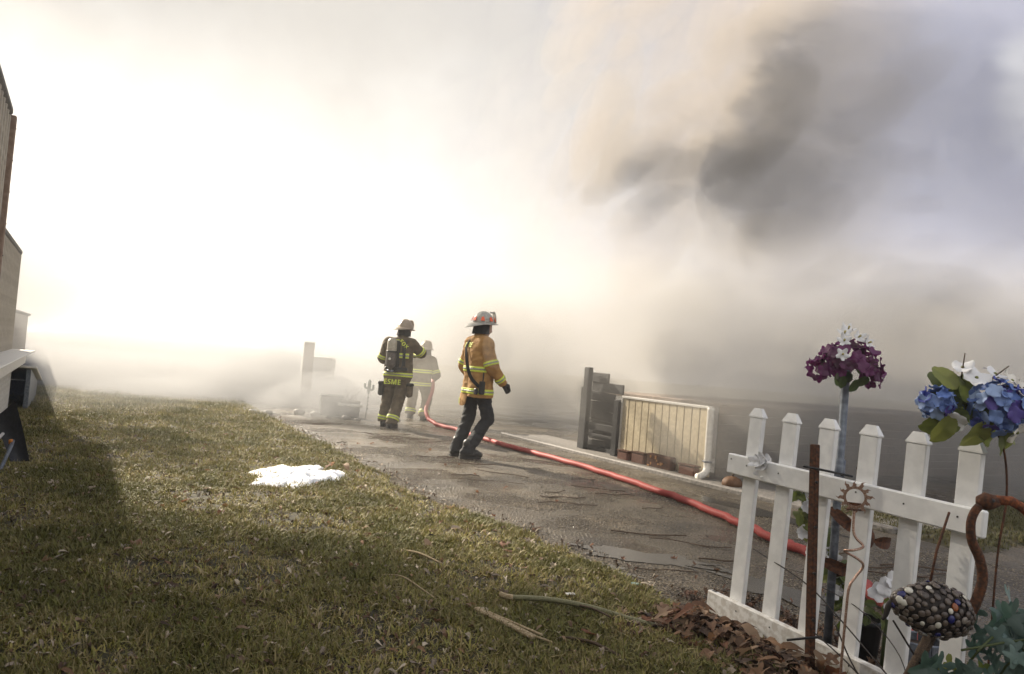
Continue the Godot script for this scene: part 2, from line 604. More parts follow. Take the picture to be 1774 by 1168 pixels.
func ground():
	edge_noise.seed = 3
	edge_noise.frequency = 1.6
	edge_noise.fractal_octaves = 3
	soft.seed = 8
	soft.frequency = 1.1
	var soil := tex(lin(0.030, 0.024, 0.013), lin(0.062, 0.056, 0.028), 1.3, 0.95, 0.6, 0.04, 0.0, 21)
	var far := PlaneMesh.new()
	far.size = Vector2(320, 320)
	struct("ground", far, soil).position.y = -0.09
	struct("lawn", grid_mesh(-16, 6, -34, 3, 200, 340, lawn_height), soil)
	struct("grass_strip", grid_mesh(2.6, 14, -15.5, -3.4, 110, 110, strip_height), soil)
	# wet asphalt: stains and wetness at a large scale, aggregate at a small one
	var as_ := StandardMaterial3D.new()
	as_.uv1_scale = Vector3.ONE
	var gr := Gradient.new()
	gr.offsets = PackedFloat32Array([0.2, 0.45, 0.62, 0.85])
	gr.colors = PackedColorArray([lin(0.080, 0.064, 0.044), lin(0.150, 0.121, 0.083), lin(0.120, 0.097, 0.067), lin(0.240, 0.194, 0.134)])
	as_.albedo_texture = noise_tex(0.004, gr, 1024, 31, FastNoiseLite.TYPE_SIMPLEX_SMOOTH, 7)
	as_.roughness_texture = noise_tex(0.0045, ramp2(Color(0.13, 0.13, 0.13), Color(0.58, 0.58, 0.58), 0.32, 0.66), 1024, 33, FastNoiseLite.TYPE_SIMPLEX_SMOOTH, 7)
	as_.roughness = 1.0
	as_.heightmap_enabled = true
	as_.heightmap_texture = noise_tex(0.35, null, 1024, 35, FastNoiseLite.TYPE_CELLULAR, 2)
	as_.heightmap_scale = 2.2
	as_.detail_enabled = true
	as_.detail_blend_mode = BaseMaterial3D.BLEND_MODE_MUL
	as_.detail_uv_layer = BaseMaterial3D.DETAIL_UV_2
	as_.uv2_triplanar = true
	as_.uv2_scale = Vector3.ONE * 1.6
	as_.detail_albedo = noise_tex(0.07, ramp2(lin(0.30, 0.29, 0.28), lin(1, 1, 0.98), 0.34, 0.62), 512, 37, FastNoiseLite.TYPE_SIMPLEX, 5)
	var dh := func(x, z): return soft.get_noise_2d(x * 0.5 + 40, z * 0.5) * 0.006
	var drive := struct("driveway", grid_mesh(-20, 14, -40, 4, 170, 220, dh, 6.0), as_)
	# cracks: thin dark grooves that wander over the asphalt
	var crack_mat := plain(lin(0.012, 0.010, 0.008), 0.9)
	var cr := RandomNumberGenerator.new()
	cr.seed = 77
	var st := begin()
	for c in 26:
		var z := cr.randf_range(-12.5, -3.6)
		var x := edge_x(z) + cr.randf_range(0.1, 3.4)
		var a := cr.randf() * TAU
		var p := Vector3(x, 0, z)
		var w0 := cr.randf_range(0.001, 0.0026)
		var n := cr.randi_range(14, 46)
		for s in n:
			a += cr.randf_range(-0.75, 0.75)
			var q := p + Vector3(cos(a), 0, sin(a)) * cr.randf_range(0.02, 0.055)
			var side := Vector3(-sin(a), 0, cos(a)) * w0 * cr.randf_range(0.4, 1.2) * (1.0 - 0.7 * s / n)
			var y0: float = dh.call(p.x, p.z) + 0.0032
			var y1: float = dh.call(q.x, q.z) + 0.0032
			for v in [p - side + Vector3.UP * y0, p + side + Vector3.UP * y0, q + side + Vector3.UP * y1, p - side + Vector3.UP * y0, q + side + Vector3.UP * y1, q - side + Vector3.UP * y1]:
				st.add_vertex(v)
			p = q
	obj("crack", st, crack_mat, drive).set_meta("kind", "stuff")
	# stones of the worn aggregate that stand out of the asphalt
	var peb := SphereMesh.new()
	peb.radius = 1.0
	peb.height = 2.0
	peb.radial_segments = 6
	peb.rings = 3
	var wet := tinted(0.32)
	var pxs := []
	var pcs := PackedColorArray()
	var worn := FastNoiseLite.new()
	worn.seed = 61
	worn.frequency = 0.7
	worn.fractal_octaves = 3
	while pxs.size() < 42000:
		var z := -3.4 - 10.5 * pow(cr.randf(), 1.3)
		var x := edge_x(z) + cr.randf_range(-0.05, 3.9)
		if worn.get_noise_2d(x, z) + cr.randf_range(-0.25, 0.25) < -0.08: continue
		var s := cr.randf_range(0.0025, 0.0065)
		pxs.append(Transform3D(Basis(Vector3.UP, cr.randf() * TAU).scaled(Vector3(s * 1.3, s * 0.55, s)), Vector3(x, dh.call(x, z) + 0.001, z)))
		var t := cr.randf()
		pcs.append(Color(0.07, 0.056, 0.038).lerp(Color(0.30, 0.245, 0.17), t * t))
	scatter("gravel", peb, pxs, pcs, wet, "", drive)
	# standing water
	var spots := [[0.58, -4.95, 0.36, 0.13, 0.5], [1.05, -5.3, 0.5, 0.16, 0.3], [2.6, -7.5, 0.9, 0.16, 1.05], [-0.35, -6.25, 0.3, 0.09, 0.7], [1.75, -4.7, 0.45, 0.18, 1.0]]
	var k := 0
	for s in spots:
		var wst := begin()
		var nn := 40
		var ring := []
		for i in nn:
			var t := TAU * i / nn
			var r: float = 1.0 + edge_noise.get_noise_2d(cos(t) * 0.9 + k * 7, sin(t) * 0.9) * 0.9
			var v := Vector2(cos(t) * s[2] * r, sin(t) * s[3] * r).rotated(s[4])
			var px: float = s[0] + v.x
			var pz: float = s[1] + v.y
			ring.append(Vector3(px, 0.0055, pz))
		for i in nn:
			tri(wst, Vector3(s[0], 0.0055, s[1]), ring[i], ring[(i + 1) % nn], Vector3(s[0], -1, s[1]))
		struct("puddle", wst, M.water)
		k += 1
	# grass: short, matted, half of it straw
	var blades := tinted(0.7, 0.5)
	var gr2 := RandomNumberGenerator.new()
	gr2.seed = 5
	var tone := FastNoiseLite.new()
	tone.seed = 14
	tone.frequency = 0.9
	tone.fractal_octaves = 3
	for v in 3:
		var xs := []
		var cols := PackedColorArray()
		for i in 34000:
			var z := -2.2 - 17.0 * pow(gr2.randf(), 1.75)
			var x := gr2.randf_range(max(-11.0, z * 0.78 - 0.6), min(edge_x(z) + 0.15, -z * 0.75 + 0.5))
			var d := lawn_in(x, z)
			if d < -0.02 + gr2.randf() * 0.10: continue
			var n := tone.get_noise_2d(x, z)
			if n > 0.12 and gr2.randf() < 0.75: continue
			var cl := tone.get_noise_2d(x * 3.7 + 50, z * 3.7)
			var s := gr2.randf_range(0.7, 1.3) * (1.0 + 0.9 * maxf(0.0, cl)) * (1.0 + clampf((-z - 6.0) * 0.05, 0.0, 0.5))
			xs.append(Transform3D(Basis(Vector3.UP, gr2.randf() * TAU).scaled(Vector3(s, s * gr2.randf_range(0.7, 1.2), s)), Vector3(x, lawn_height(x, z), z)))
			var c := Color(0.140, 0.124, 0.034).lerp(Color(0.34, 0.268, 0.13), clampf(0.45 + n * 1.2 + gr2.randf_range(-0.25, 0.25), 0, 1))
			cols.append(c * gr2.randf_range(0.75, 1.3))
		scatter("grass", tuft_mesh(100 + v), xs, cols, blades, "short matted green and straw coloured grass covering the lawn")
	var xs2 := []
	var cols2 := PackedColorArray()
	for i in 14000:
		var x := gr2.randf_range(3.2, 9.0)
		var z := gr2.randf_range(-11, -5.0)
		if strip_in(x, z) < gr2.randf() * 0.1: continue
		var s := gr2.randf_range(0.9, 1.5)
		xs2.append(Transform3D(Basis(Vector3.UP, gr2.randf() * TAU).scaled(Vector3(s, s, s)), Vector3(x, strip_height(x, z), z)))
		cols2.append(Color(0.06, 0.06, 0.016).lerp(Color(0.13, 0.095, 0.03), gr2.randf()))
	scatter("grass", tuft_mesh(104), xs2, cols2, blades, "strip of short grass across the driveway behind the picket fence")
func houses():
	left_home()
	right_home()
	far_home()

func left_home():
	# its long wall runs away from the viewer at the left edge; local x = away along the wall, z = out towards the lawn
	var away := -HD
	var bas := Basis(away, Vector3.UP, away.cross(Vector3.UP))   # z towards the lawn
	var root := thing("mobile_home", "beige ribbed mobile home with a white ledge at the left edge of the lawn", "mobile home")
	root.transform = Transform3D(bas, Vector3(-4.83, 0, -7.0))
	# tall near section, ends at x = 0
	obj("wall", box(Vector3(-6.0, 2.03, -1.6), Vector3(11.9, 2.36, 3.1), 0.01), M.siding, root)
	for i in 60:
		var rib := box(Vector3(-0.12 - i * 0.2, 2.03, -0.035), Vector3(0.035, 2.34, 0.02), 0.006)
		obj("siding_rib", rib, M.siding, root)
	var trim := obj("corner_trim", box(Vector3(-0.02, 2.03, -0.02), Vector3(0.06, 2.38, 0.07), 0.01), M.siding_trim, root)
	for i in 8:
		obj("screw", box(Vector3(-0.02, 1.0 + i * 0.3, 0.017), Vector3(0.014, 0.014, 0.006), 0.003), M.wire, trim)
	obj("roof", box(Vector3(-6.0, 3.26, -1.62), Vector3(12.02, 0.08, 3.2), 0.02), M.roof, root)
	# lower section beyond it
	obj("wall", box(Vector3(2.42, 1.59, -1.75), Vector3(4.83, 1.42, 3.2), 0.01), M.siding, root)
	for i in 24:
		obj("siding_rib", box(Vector3(0.12 + i * 0.2, 1.59, -0.14), Vector3(0.035, 1.40, 0.02), 0.006), M.siding, root)
	obj("roof", box(Vector3(2.45, 2.34, -1.77), Vector3(4.9, 0.08, 3.28), 0.02), M.roof, root)
	var ledge := obj("ledge", box(Vector3(-0.6, 0.79, -0.05), Vector3(10.9, 0.2, 0.2), 0.02), M.white_paint, root)
	obj("ledge_lip", box(Vector3(-0.6, 0.895, -0.0), Vector3(10.92, 0.02, 0.32), 0.005), M.white_paint, ledge)
	obj("skirting", box(Vector3(-0.7, 0.36, -0.17), Vector3(10.8, 0.72, 0.1), 0.005), M.white_paint, root)
	for i in 54:
		obj("skirting_rib", box(Vector3(4.55 - i * 0.2, 0.35, -0.11), Vector3(0.05, 0.68, 0.03), 0.008), M.white_paint, root)
	# farther section, deep in the smoke
	obj("wall", box(Vector3(9.3, 0.75, -2.0), Vector3(8.4, 1.5, 3.2), 0.01), M.siding, root)
	obj("roof", box(Vector3(9.3, 1.53, -2.0), Vector3(8.5, 0.06, 3.3), 0.02), M.roof, root)
	# low lean-to against the far wall
	var shed := thing("lean_to_shed", "low grey lean-to with a sloping lid, hazy against the beige mobile home", "shed")
	shed.transform = Transform3D(bas, Vector3(-7.10, 0, -11.15))
	var side := begin(false)
	prism(side, PackedVector2Array([Vector2(0, 0), Vector2(2.55, 0), Vector2(2.55, 0.30), Vector2(0, 0.62)]), 0.06, Transform3D(Basis(), Vector3(0, 0, 0.0)))
	obj("side_panel", side, M.galv, shed)
	var back := begin(false)
	prism(back, PackedVector2Array([Vector2(0, 0), Vector2(2.55, 0), Vector2(2.55, 0.30), Vector2(0, 0.62)]), 0.06, Transform3D(Basis(), Vector3(0, 0, -0.8)))
	obj("side_panel", back, M.galv, shed)
	obj("end_panel", box(Vector3(2.53, 0.15, -0.4), Vector3(0.05, 0.29, 0.74)), M.galv, shed)
	obj("lid", box(Vector3(1.27, 0.49, -0.4), Vector3(2.75, 0.035, 1.0), 0.008, Basis(Vector3.BACK, -0.125)), M.white_paint, shed)
	# snow shovel leaning on the skirting
	var sh := thing("snow_shovel", "black snow shovel leaning on the white skirting with its handle down", "snow shovel", Vector3(-4.45, 0, -6.9))
	var blade := begin()
	var bf := func(u, v, o):
		var lo := Vector3(0.02, 0.02, 0.05).lerp(Vector3(0.14, 0.03, -0.02), u)
		var hi := Vector3(-0.27, 0.38, -0.06).lerp(Vector3(-0.12, 0.56, -0.12), u)
		return lo.lerp(hi, v) + Vector3(0.3, 0.1, 0.9) * (o - 0.05 * sin(v * 2.6) + 0.03 * pow(u * 2.0 - 1.0, 2))
	sheet(blade, 8, 10, func(u, v): return bf.call(u, v, 0.0))
	sheet(blade, 8, 10, func(u, v): return bf.call(u, v, -0.008), true)
	obj("blade", blade, M.black, sh)
	obj("handle", tube_mesh([Vector3(-0.01, 0.21, 0.02), Vector3(0.03, 0.17, 0.10), Vector3(0.28, 0.0, 0.62)], 0.016), M.galv, sh)
	obj("grip_knob", tube_mesh([Vector3(-0.005, 0.19, 0.05), Vector3(-0.005, 0.225, 0.06)], [0.02, 0.015]), plain(lin(0.55, 0.2, 0.03), 0.5), sh)
	obj("brace", tube_mesh([Vector3(-0.10, 0.27, 0.03), Vector3(-0.05, 0.0, 0.5)], 0.014), M.white_paint, sh)

func right_home():
	var bas := Basis(HN, Vector3.UP, HD)
	# local x: to the right along the end wall, z: towards the viewer along the long wall
	var c := Vector3(2.70, 0, -9.72)
	var root := thing("porch_deck", "long brown boarded porch deck right of the cream wall, fading into the smoke", "deck")
	root.transform = Transform3D(bas, c)
	# the boarded side of its porch deck
	for i in 8:
		obj("deck_board", box(Vector3(4.3, 0.06 + i * 0.118, -0.12), Vector3(8.2, 0.112, 0.03), 0.006, Basis(Vector3.RIGHT, 0.05)), M.house, root)
	obj("deck", box(Vector3(4.5, 0.93, -1.6), Vector3(8.2, 0.06, 2.9), 0.01), M.house, root)
	for i in 5:
		obj("deck_post", box(Vector3(0.3 + i * 2.0, 0.47, -0.17), Vector3(0.1, 0.92, 0.06), 0.01), M.char, root)
	# cream ribbed wall of the porch, along the long side
	var p0 := Vector3(2.623, 0, -9.694)
	var pan := thing("porch_wall", "low cream porch wall of upright ribbed metal panels beside the downspout", "porch wall")
	pan.transform = Transform3D(Basis(-HD, Vector3.UP, HN), p0)
	var wdt := 1.74
	obj("backing", box(Vector3(wdt / 2, 0.45, 0.0), Vector3(wdt - 0.02, 0.88, 0.03), 0.003), M.cream_dark, pan)
	var n := 12
	for i in n:
		var cx := (i + 0.5) * wdt / n
		for s in [-1.0, 1.0]:
			obj("panel", box(Vector3(cx, 0.465, 0.022 * s), Vector3(wdt / n - 0.012, 0.89, 0.02), 0.006), M.cream, pan)
	obj("top_trim", box(Vector3(wdt / 2, 0.915, 0.0), Vector3(wdt + 0.04, 0.035, 0.10), 0.006), M.white_paint, pan)
	obj("end_trim", box(Vector3(wdt + 0.005, 0.46, 0.0), Vector3(0.035, 0.90, 0.10), 0.006), M.white_paint, pan)
	obj("end_trim", box(Vector3(-0.005, 0.46, 0.0), Vector3(0.035, 0.90, 0.10), 0.006), M.cream, pan)
	# downspout
	var ds := thing("downspout", "white metal downspout with a curved foot at the end of the cream wall", "downspout", Vector3(2.60, 0, -9.52))
	var dst := begin()
	tube(dst, curve([Vector3(0.0, 0.92, -0.05), Vector3(0, 0.6, -0.05), Vector3(0.0, 0.22, -0.05), Vector3(-0.03, 0.10, 0.0), Vector3(-0.13, 0.045, 0.05)], 6), 0.045, 12)
	obj("pipe", dst, M.white_paint, ds)
	obj("strap", box(Vector3(0.0, 0.235, -0.05), Vector3(0.105, 0.025, 0.105), 0.008), M.galv, ds)
	obj("elbow_mouth", tube_mesh([Vector3(-0.118, 0.046, 0.045), Vector3(-0.14, 0.04, 0.055)], 0.05, 12), M.white_paint, ds)
	# burnt porch frame left of the cream wall
	var po := thing("burnt_porch", "charred dark timber porch frame with a low rail left of the cream wall", "porch")
	po.transform = Transform3D(pan.transform.basis, Vector3(2.623, 0, -9.694) - HD * 1.80)
	for q in [[0.05, 0.86], [0.95, 1.0], [0.86, 1.32]]:
		obj("post", box(Vector3(q[0], q[1] / 2, -0.03 if q[0] < 0.9 else 0.0), Vector3(0.13, q[1], 0.09), 0.01), M.char, po)
	obj("rail", box(Vector3(0.48, 0.40, 0.01), Vector3(0.95, 0.11, 0.05), 0.01), M.char, po)
	obj("rail", box(Vector3(0.48, 0.27, -0.01), Vector3(0.92, 0.05, 0.05), 0.01), M.char, po)
	for i in 8:
		var bl: float = [0.9, 0.9, 0.74, 0.9, 0.86, 0.62, 0.8, 0.45][i]
		obj("board", box(Vector3(0.92 - bl / 2, 0.12 + i * 0.15, 0.10 + rng.randf_range(-0.02, 0.02)), Vector3(bl, 0.15, 0.03), 0.012, Basis(Vector3.BACK, rng.randf_range(-0.05, 0.05))), M.char, po)
	obj("step", box(Vector3(0.5, 0.05, 0.3), Vector3(0.95, 0.1, 0.5), 0.01), M.char, po)
	# kerb of the slab
	var kb := box(Vector3.ZERO, Vector3(0.09, 0.07, 7.4), 0.015)
	var kerb := struct("kerb", kb, M.concrete)
	kerb.transform = Transform3D(Basis(Vector3.UP, atan2(0.5, 0.866)), Vector3(1.82, 0.02, -10.15))
	var slab := struct("slab", box(Vector3.ZERO, Vector3(0.9, 0.05, 7.4), 0.01), M.concrete)
	slab.transform = Transform3D(kerb.basis, Vector3(1.82, 0.0, -10.15) + HN * 0.50)
	# blocks and burnt boxes at the foot of the wall
	var foot := [[1.50, 0.24, 0.14, "rust_red"], [1.16, 0.28, 0.16, "rust_red"], [0.72, 0.50, 0.20, "flaking"], [0.18, 0.30, 0.14, "brown"]]
	var names := ["scorched red brick block at the far end of the cream wall", "low red block left of the flaking rusty box", "long rusty box with flaking orange paint against the cream wall", "small brown block behind the foot of the downspout"]
	for i in 4:
		var b := foot[i] as Array
		var t := thing("block", names[i], "block")
		t.transform = Transform3D(pan.transform.basis, p0 - HD * b[0] - HN * 0.12)
		obj("body", box(Vector3(0, b[2] / 2, 0.0), Vector3(b[1], b[2], 0.11), 0.02), M.rust if i == 2 else M.brick, t)
		if i == 2:
			for q in 8:
				obj("paint_flake", box(Vector3(rng.randf_range(-0.23, 0.23), rng.randf_range(0.03, 0.18), 0.0), Vector3(rng.randf_range(0.02, 0.045), rng.randf_range(0.02, 0.05), 0.122), 0.003), plain(lin(0.34, 0.16, 0.05), 0.8), t)
		else:
			obj("cap", box(Vector3(0, b[2] + 0.008, 0.0), Vector3(b[1] + 0.01, 0.018, 0.12), 0.004), M.rust, t)
	var pk := thing("pumpkin", "dull brownish orange pumpkin on the ground right of the downspout", "pumpkin", Vector3(2.78, -0.03, -9.08))
	var pst := begin()
	sheet(pst, 28, 10, func(u, v):
		var a: float = u * TAU
		var el: float = (v - 0.5) * PI
		var r := 0.125 * (1.0 - 0.12 * pow(abs(cos(a * 4.5)), 6.0))
		return Vector3(cos(a) * cos(el) * r, 0.085 + sin(el) * 0.085, -sin(a) * cos(el) * r))
	obj("flesh", pst, tex(lin(0.07, 0.032, 0.014), lin(0.17, 0.075, 0.02), 0.1, 0.7), pk)
	obj("stalk", tube_mesh([Vector3(0, 0.15, 0), Vector3(0.01, 0.19, 0), Vector3(0.035, 0.21, 0.01)], [0.018, 0.012, 0.014], 6), M.bark, pk)

func far_home():
	var root := thing("white_shed", "small white clapboard shed fading into the smoke behind the tan post", "shed")
	root.transform = Transform3D(Basis(Vector3.UP, 0.35), Vector3(-5.0, 0, -21.5))
	obj("wall", box(Vector3(-0.40, 0.5, -1.0), Vector3(0.75, 1.0, 1.9), 0.01), M.white_paint, root)
	for i in 6:
		obj("siding_board", box(Vector3(-0.40, 0.1 + i * 0.16, -0.035), Vector3(0.75, 0.155, 0.03), 0.004, Basis(Vector3.RIGHT, 0.09)), M.white_paint, root)
	obj("corner_trim", box(Vector3(-0.03, 0.5, -0.03), Vector3(0.1, 1.0, 0.1), 0.01), M.white_paint, root)
	obj("lid", box(Vector3(-0.40, 1.02, -1.0), Vector3(0.8, 0.03, 1.95), 0.01), M.white_paint, root)
	var po := thing("wooden_post", "broad tan post standing in front of the white clapboard corner", "post", Vector3(-5.15, 0, -19.2), 0.3)
	obj("shaft", box(Vector3(0, 0.7, 0), Vector3(0.26, 1.4, 0.2), 0.02), tex(lin(0.26, 0.21, 0.165), lin(0.36, 0.30, 0.24), 0.4), po)
	obj("cap", box(Vector3(0, 1.41, 0), Vector3(0.28, 0.03, 0.22), 0.01), M.white_paint, po)
	# planter with a pale rim
	var pl := thing("planter_box", "low planter with a pale stone rim left of the firefighter with the air tank", "planter", Vector3(-3.0, 0, -14.5), 0.2)
	obj("base", box(Vector3(0, 0.11, 0), Vector3(0.36, 0.22, 0.34), 0.02), M.concrete, pl)
	obj("rim", box(Vector3(0, 0.245, 0), Vector3(0.46, 0.05, 0.42), 0.012), M.white_paint, pl)
	obj("soil_heap", box(Vector3(0, 0.29, 0), Vector3(0.36, 0.06, 0.34), 0.03), M.bark, pl)
	for i in 9:
		var a := rng.randf() * TAU
		var o := Vector3(rng.randf_range(-0.14, 0.14), 0.3, rng.randf_range(-0.14, 0.14))
		obj("dead_stem", tube_mesh([o, o + Vector3(cos(a) * 0.06, 0.12, sin(a) * 0.06), o + Vector3(cos(a) * 0.17, rng.randf_range(0.14, 0.3), sin(a) * 0.17)], [0.007, 0.005, 0.003], 5), M.bark, pl)
	var db := thing("dark_box", "squat dark green box beside the pale-rimmed planter", "box", Vector3(-3.42, 0, -14.7), 0.3)
	obj("body", box(Vector3(0, 0.18, 0), Vector3(0.42, 0.36, 0.36), 0.02), tex(lin(0.03, 0.035, 0.03), lin(0.06, 0.065, 0.055), 0.3), db)
	obj("lid", box(Vector3(0, 0.375, 0), Vector3(0.45, 0.04, 0.39), 0.012), M.char, db)
	# a green cactus ornament on a thin rod
	var ca := thing("cactus_ornament", "green cactus shaped garden ornament on a thin rod left of the air tank", "garden ornament", Vector3(-2.69, 0, -14.5))
	var green := plain(lin(0.022, 0.045, 0.022), 0.6)
	obj("rod", tube_mesh([Vector3.ZERO, Vector3(0.02, 0.5, 0)], 0.007, 6), M.wire, ca)
	obj("trunk", tube_mesh([Vector3(0.02, 0.48, 0), Vector3(0.02, 0.56, 0), Vector3(0.025, 0.72, 0), Vector3(0.025, 0.755, 0)], [0.02, 0.036, 0.032, 0.012], 8), green, ca)
	obj("arm", tube_mesh(curve([Vector3(0.03, 0.55, 0), Vector3(0.095, 0.57, 0), Vector3(0.10, 0.66, 0)], 4), 0.02, 7), green, ca)
	obj("arm", tube_mesh(curve([Vector3(0.02, 0.58, 0), Vector3(-0.055, 0.60, 0), Vector3(-0.06, 0.68, 0)], 4), 0.02, 7), green, ca)
	for i in 4:
		obj("bead", tube_mesh([Vector3(0.02, 0.42 - i * 0.07, 0.0), Vector3(0.018, 0.39 - i * 0.07, 0.0)], 0.016, 6), M.black, ca)
	# stones in front of them
	var stone := func(r: float, sd: int) -> SurfaceTool:
		var st := begin()
		var nn := FastNoiseLite.new()
		nn.seed = sd
		nn.frequency = 1.1
		sheet(st, 10, 6, func(u, v):
			var el: float = (v - 0.5) * PI
			var d := Vector3(cos(u * TAU) * cos(el), sin(el), -sin(u * TAU) * cos(el))
			return d * Vector3(1.2, 0.6, 0.9) * r * (1.0 + 0.3 * nn.get_noise_3dv(d)))
		return st
	for i in 9:
		var r := rng.randf_range(0.05, 0.12)
		var o := obj("stone", stone.call(r, i), M.concrete)
		o.position = Vector3(-4.6 + i * 0.33 + rng.randf_range(-0.1, 0.1), r * 0.45, -13.9 + rng.randf_range(-0.4, 0.2))
		tag(o, "pale stone in the row along the far end of the driveway", "stone", "stones at the far end of the driveway")
# ------------------------------------------------------------------ firefighters
# a glove with five fingers; the wrist is at the origin, the fingers hang down and curl towards palm (x * side), the thumb leaves forwards (-z)
func glove_mesh(side: float, curl: float) -> ArrayMesh:
	var g := []
	var p := -side   # towards the palm
	g.append([Vector3(0, 0.03, 0), Vector3(0, -0.02, 0), 0.034, 0.032])
	g.append([Vector3(0, -0.03, -0.022), Vector3(0, -0.095, -0.028), 0.022, 0.018])
	g.append([Vector3(0, -0.03, 0.018), Vector3(0, -0.09, 0.026), 0.022, 0.018])
	for f in 4:
		var z := -0.030 + f * 0.0195
		var l: float = [0.070, 0.080, 0.074, 0.058][f]
		var a := Vector3(0, -0.088, z)
		var c1 := curl * 0.55 + f * 0.05
		var b := a + Vector3(p * sin(c1), -cos(c1), 0) * l * 0.5
		var c2 := curl * 1.25 + f * 0.05
		var c := b + Vector3(p * sin(c2), -cos(c2), -0.03) * l * 0.32
		var c3 := curl * 1.8
		var d := c + Vector3(p * sin(c3), -cos(c3), 0) * l * 0.26
		g.append([a, b, 0.0115, 0.0108])
		g.append([b, c, 0.0108, 0.0102])
		g.append([c, d, 0.0102, 0.009])
	g.append([Vector3(p * 0.006, -0.032, -0.034), Vector3(p * 0.018, -0.066, -0.058), 0.016, 0.0125])
	g.append([Vector3(p * 0.018, -0.066, -0.058), Vector3(p * 0.026, -0.096, -0.054), 0.0125, 0.010])
	return skin([[g, []]], 0.0055, 0.004)

var glove_cache := {}

func glove(side: float, curl: float) -> ArrayMesh:
	var key := "%s %s" % [side, curl]
	if not glove_cache.has(key): glove_cache[key] = glove_mesh(side, curl)
	return glove_cache[key]

# reflective band round some bones: a lime strip with a silver strip on its middle
func band(parent: Node, bones: Array, at: Vector3, axis: Vector3, half: float, reach: float, grow := 0.012):
	axis = axis.normalized()
	var ext := Vector3.ONE * reach
	var bx := AABB(at - ext, ext * 2.0)
	var lime := skin([[bones, [Plane(axis, axis.dot(at) + half), Plane(-axis, -axis.dot(at) + half)]]], 0.009, 0.02, 0.0, 6.0, grow, bx)
	var b := obj("reflective_band", lime, M.lime, parent)
	var silver := skin([[bones, [Plane(axis, axis.dot(at) + half * 0.36), Plane(-axis, -axis.dot(at) + half * 0.36)]]], 0.009, 0.02, 0.0, 6.0, grow + 0.004, bx)
	obj("silver_strip", silver, M.silver, b)

func lettering(parent: Node, text: String, at: Transform3D, height: float, m: Material) -> MeshInstance3D:
	var t := TextMesh.new()
	var f := SystemFont.new()
	f.font_names = PackedStringArray(["Droid Sans"])
	f.font_weight = 700
	t.font = f
	t.text = text
	t.font_size = 48
	t.pixel_size = height / 35.0
	t.depth = 0.004
	return obj("lettering", t, m, parent, at)

func helmet(root: Node3D, at: Transform3D, shell: Material, trim: Material, tetra: Material):
	var h := Node3D.new()
	h.name = "helmet"
	root.add_child(h, true)
	h.transform = at
	# front is -z, the crown is up
	var dome := begin()
	sheet(dome, 40, 12, func(u, v):
		var a: float = u * TAU
		var el: float = v * PI / 2
		var ridge := 1.0 + 0.035 * pow(abs(cos(a * 4.0)), 24.0) * cos(el * 0.8)
		return Vector3(sin(a) * 0.122 * cos(el) * ridge, 0.155 * sin(el) * (1.0 + 0.05 * pow(abs(cos(a * 4.0)), 24.0)), -cos(a) * 0.148 * cos(el) * ridge))
	obj("dome", dome, shell, h)
	var brim_f := func(u, v, up):
		var a: float = u * TAU
		var back := pow(max(0.0, -cos(a)), 2.0)
		var front := pow(max(0.0, cos(a)), 2.0)
		var wide: float = 0.022 + 0.085 * back + 0.035 * front
		var r: float = v * wide
		var dropping: float = -0.004 - 0.05 * back * v * v - 0.012 * v + 0.010 * front * v
		return Vector3(sin(a) * (0.120 + r), dropping + up, -cos(a) * (0.146 + r))
	var brim := begin()
	sheet(brim, 48, 5, func(u, v): return brim_f.call(u, v, 0.006))
	sheet(brim, 48, 5, func(u, v): return brim_f.call(u, v, -0.004), true)
	var b := obj("brim", brim, shell, h)
	var rim := []
	for i in 49: rim.append(brim_f.call(i / 48.0, 1.0, 0.001))
	obj("brim_edge", tube_mesh(rim, 0.006, 6), trim, b)
	# tall shield over the forehead, held by a little bracket on the comb
	var sh := begin(false)
	prism(sh, PackedVector2Array([Vector2(-0.05, 0.0), Vector2(0.05, 0.0), Vector2(0.062, 0.09), Vector2(0.04, 0.15), Vector2(0.0, 0.165), Vector2(-0.04, 0.15), Vector2(-0.062, 0.09)]), 0.006, Transform3D(Basis(Vector3.RIGHT, 0.16), Vector3(0, 0.008, -0.165)))
	obj("front_shield", sh, trim, h)
	obj("shield_bracket", box(Vector3(0, 0.15, -0.115), Vector3(0.02, 0.02, 0.07), 0.006), trim, h)
	if tetra:
		for i in 8:
			var a := TAU * (i + 0.5) / 8.0
			var st := begin(false)
			var xf := Transform3D(Basis(Vector3.UP, -a) * Basis(Vector3.RIGHT, -0.30), Vector3(sin(a) * 0.125, 0.058, -cos(a) * 0.151))
			xf.basis = Basis(Vector3.UP, -a) * Basis(Vector3.RIGHT, 0.42)
			prism(st, PackedVector2Array([Vector2(-0.026, -0.032), Vector2(0.026, -0.032), Vector2(0.017, 0.018), Vector2(0.0, 0.032), Vector2(-0.017, 0.018)]), 0.008, xf)
			obj("orange_marker", st, tetra, h)
	# cloth that hangs over the ears and the nape
	var cloth := begin()
	var cf := func(u, v, g):
		var a: float = lerpf(0.30, 0.70 + 1.0 - 0.30 - 0.40, u) * TAU
		a = lerpf(0.18, 0.82, u) * TAU
		var r: float = 0.115 + 0.012 * v + g + 0.004 * sin(u * 40.0) * v
		return Vector3(sin(a) * r * 0.92, -0.005 - v * 0.14, -cos(a) * (r + 0.012) + 0.012 * v)
	sheet(cloth, 30, 6, func(u, v): return cf.call(u, v, 0.0))
	sheet(cloth, 30, 6, func(u, v): return cf.call(u, v, -0.006), true)
	obj("neck_cloth", cloth, M.hood, h)

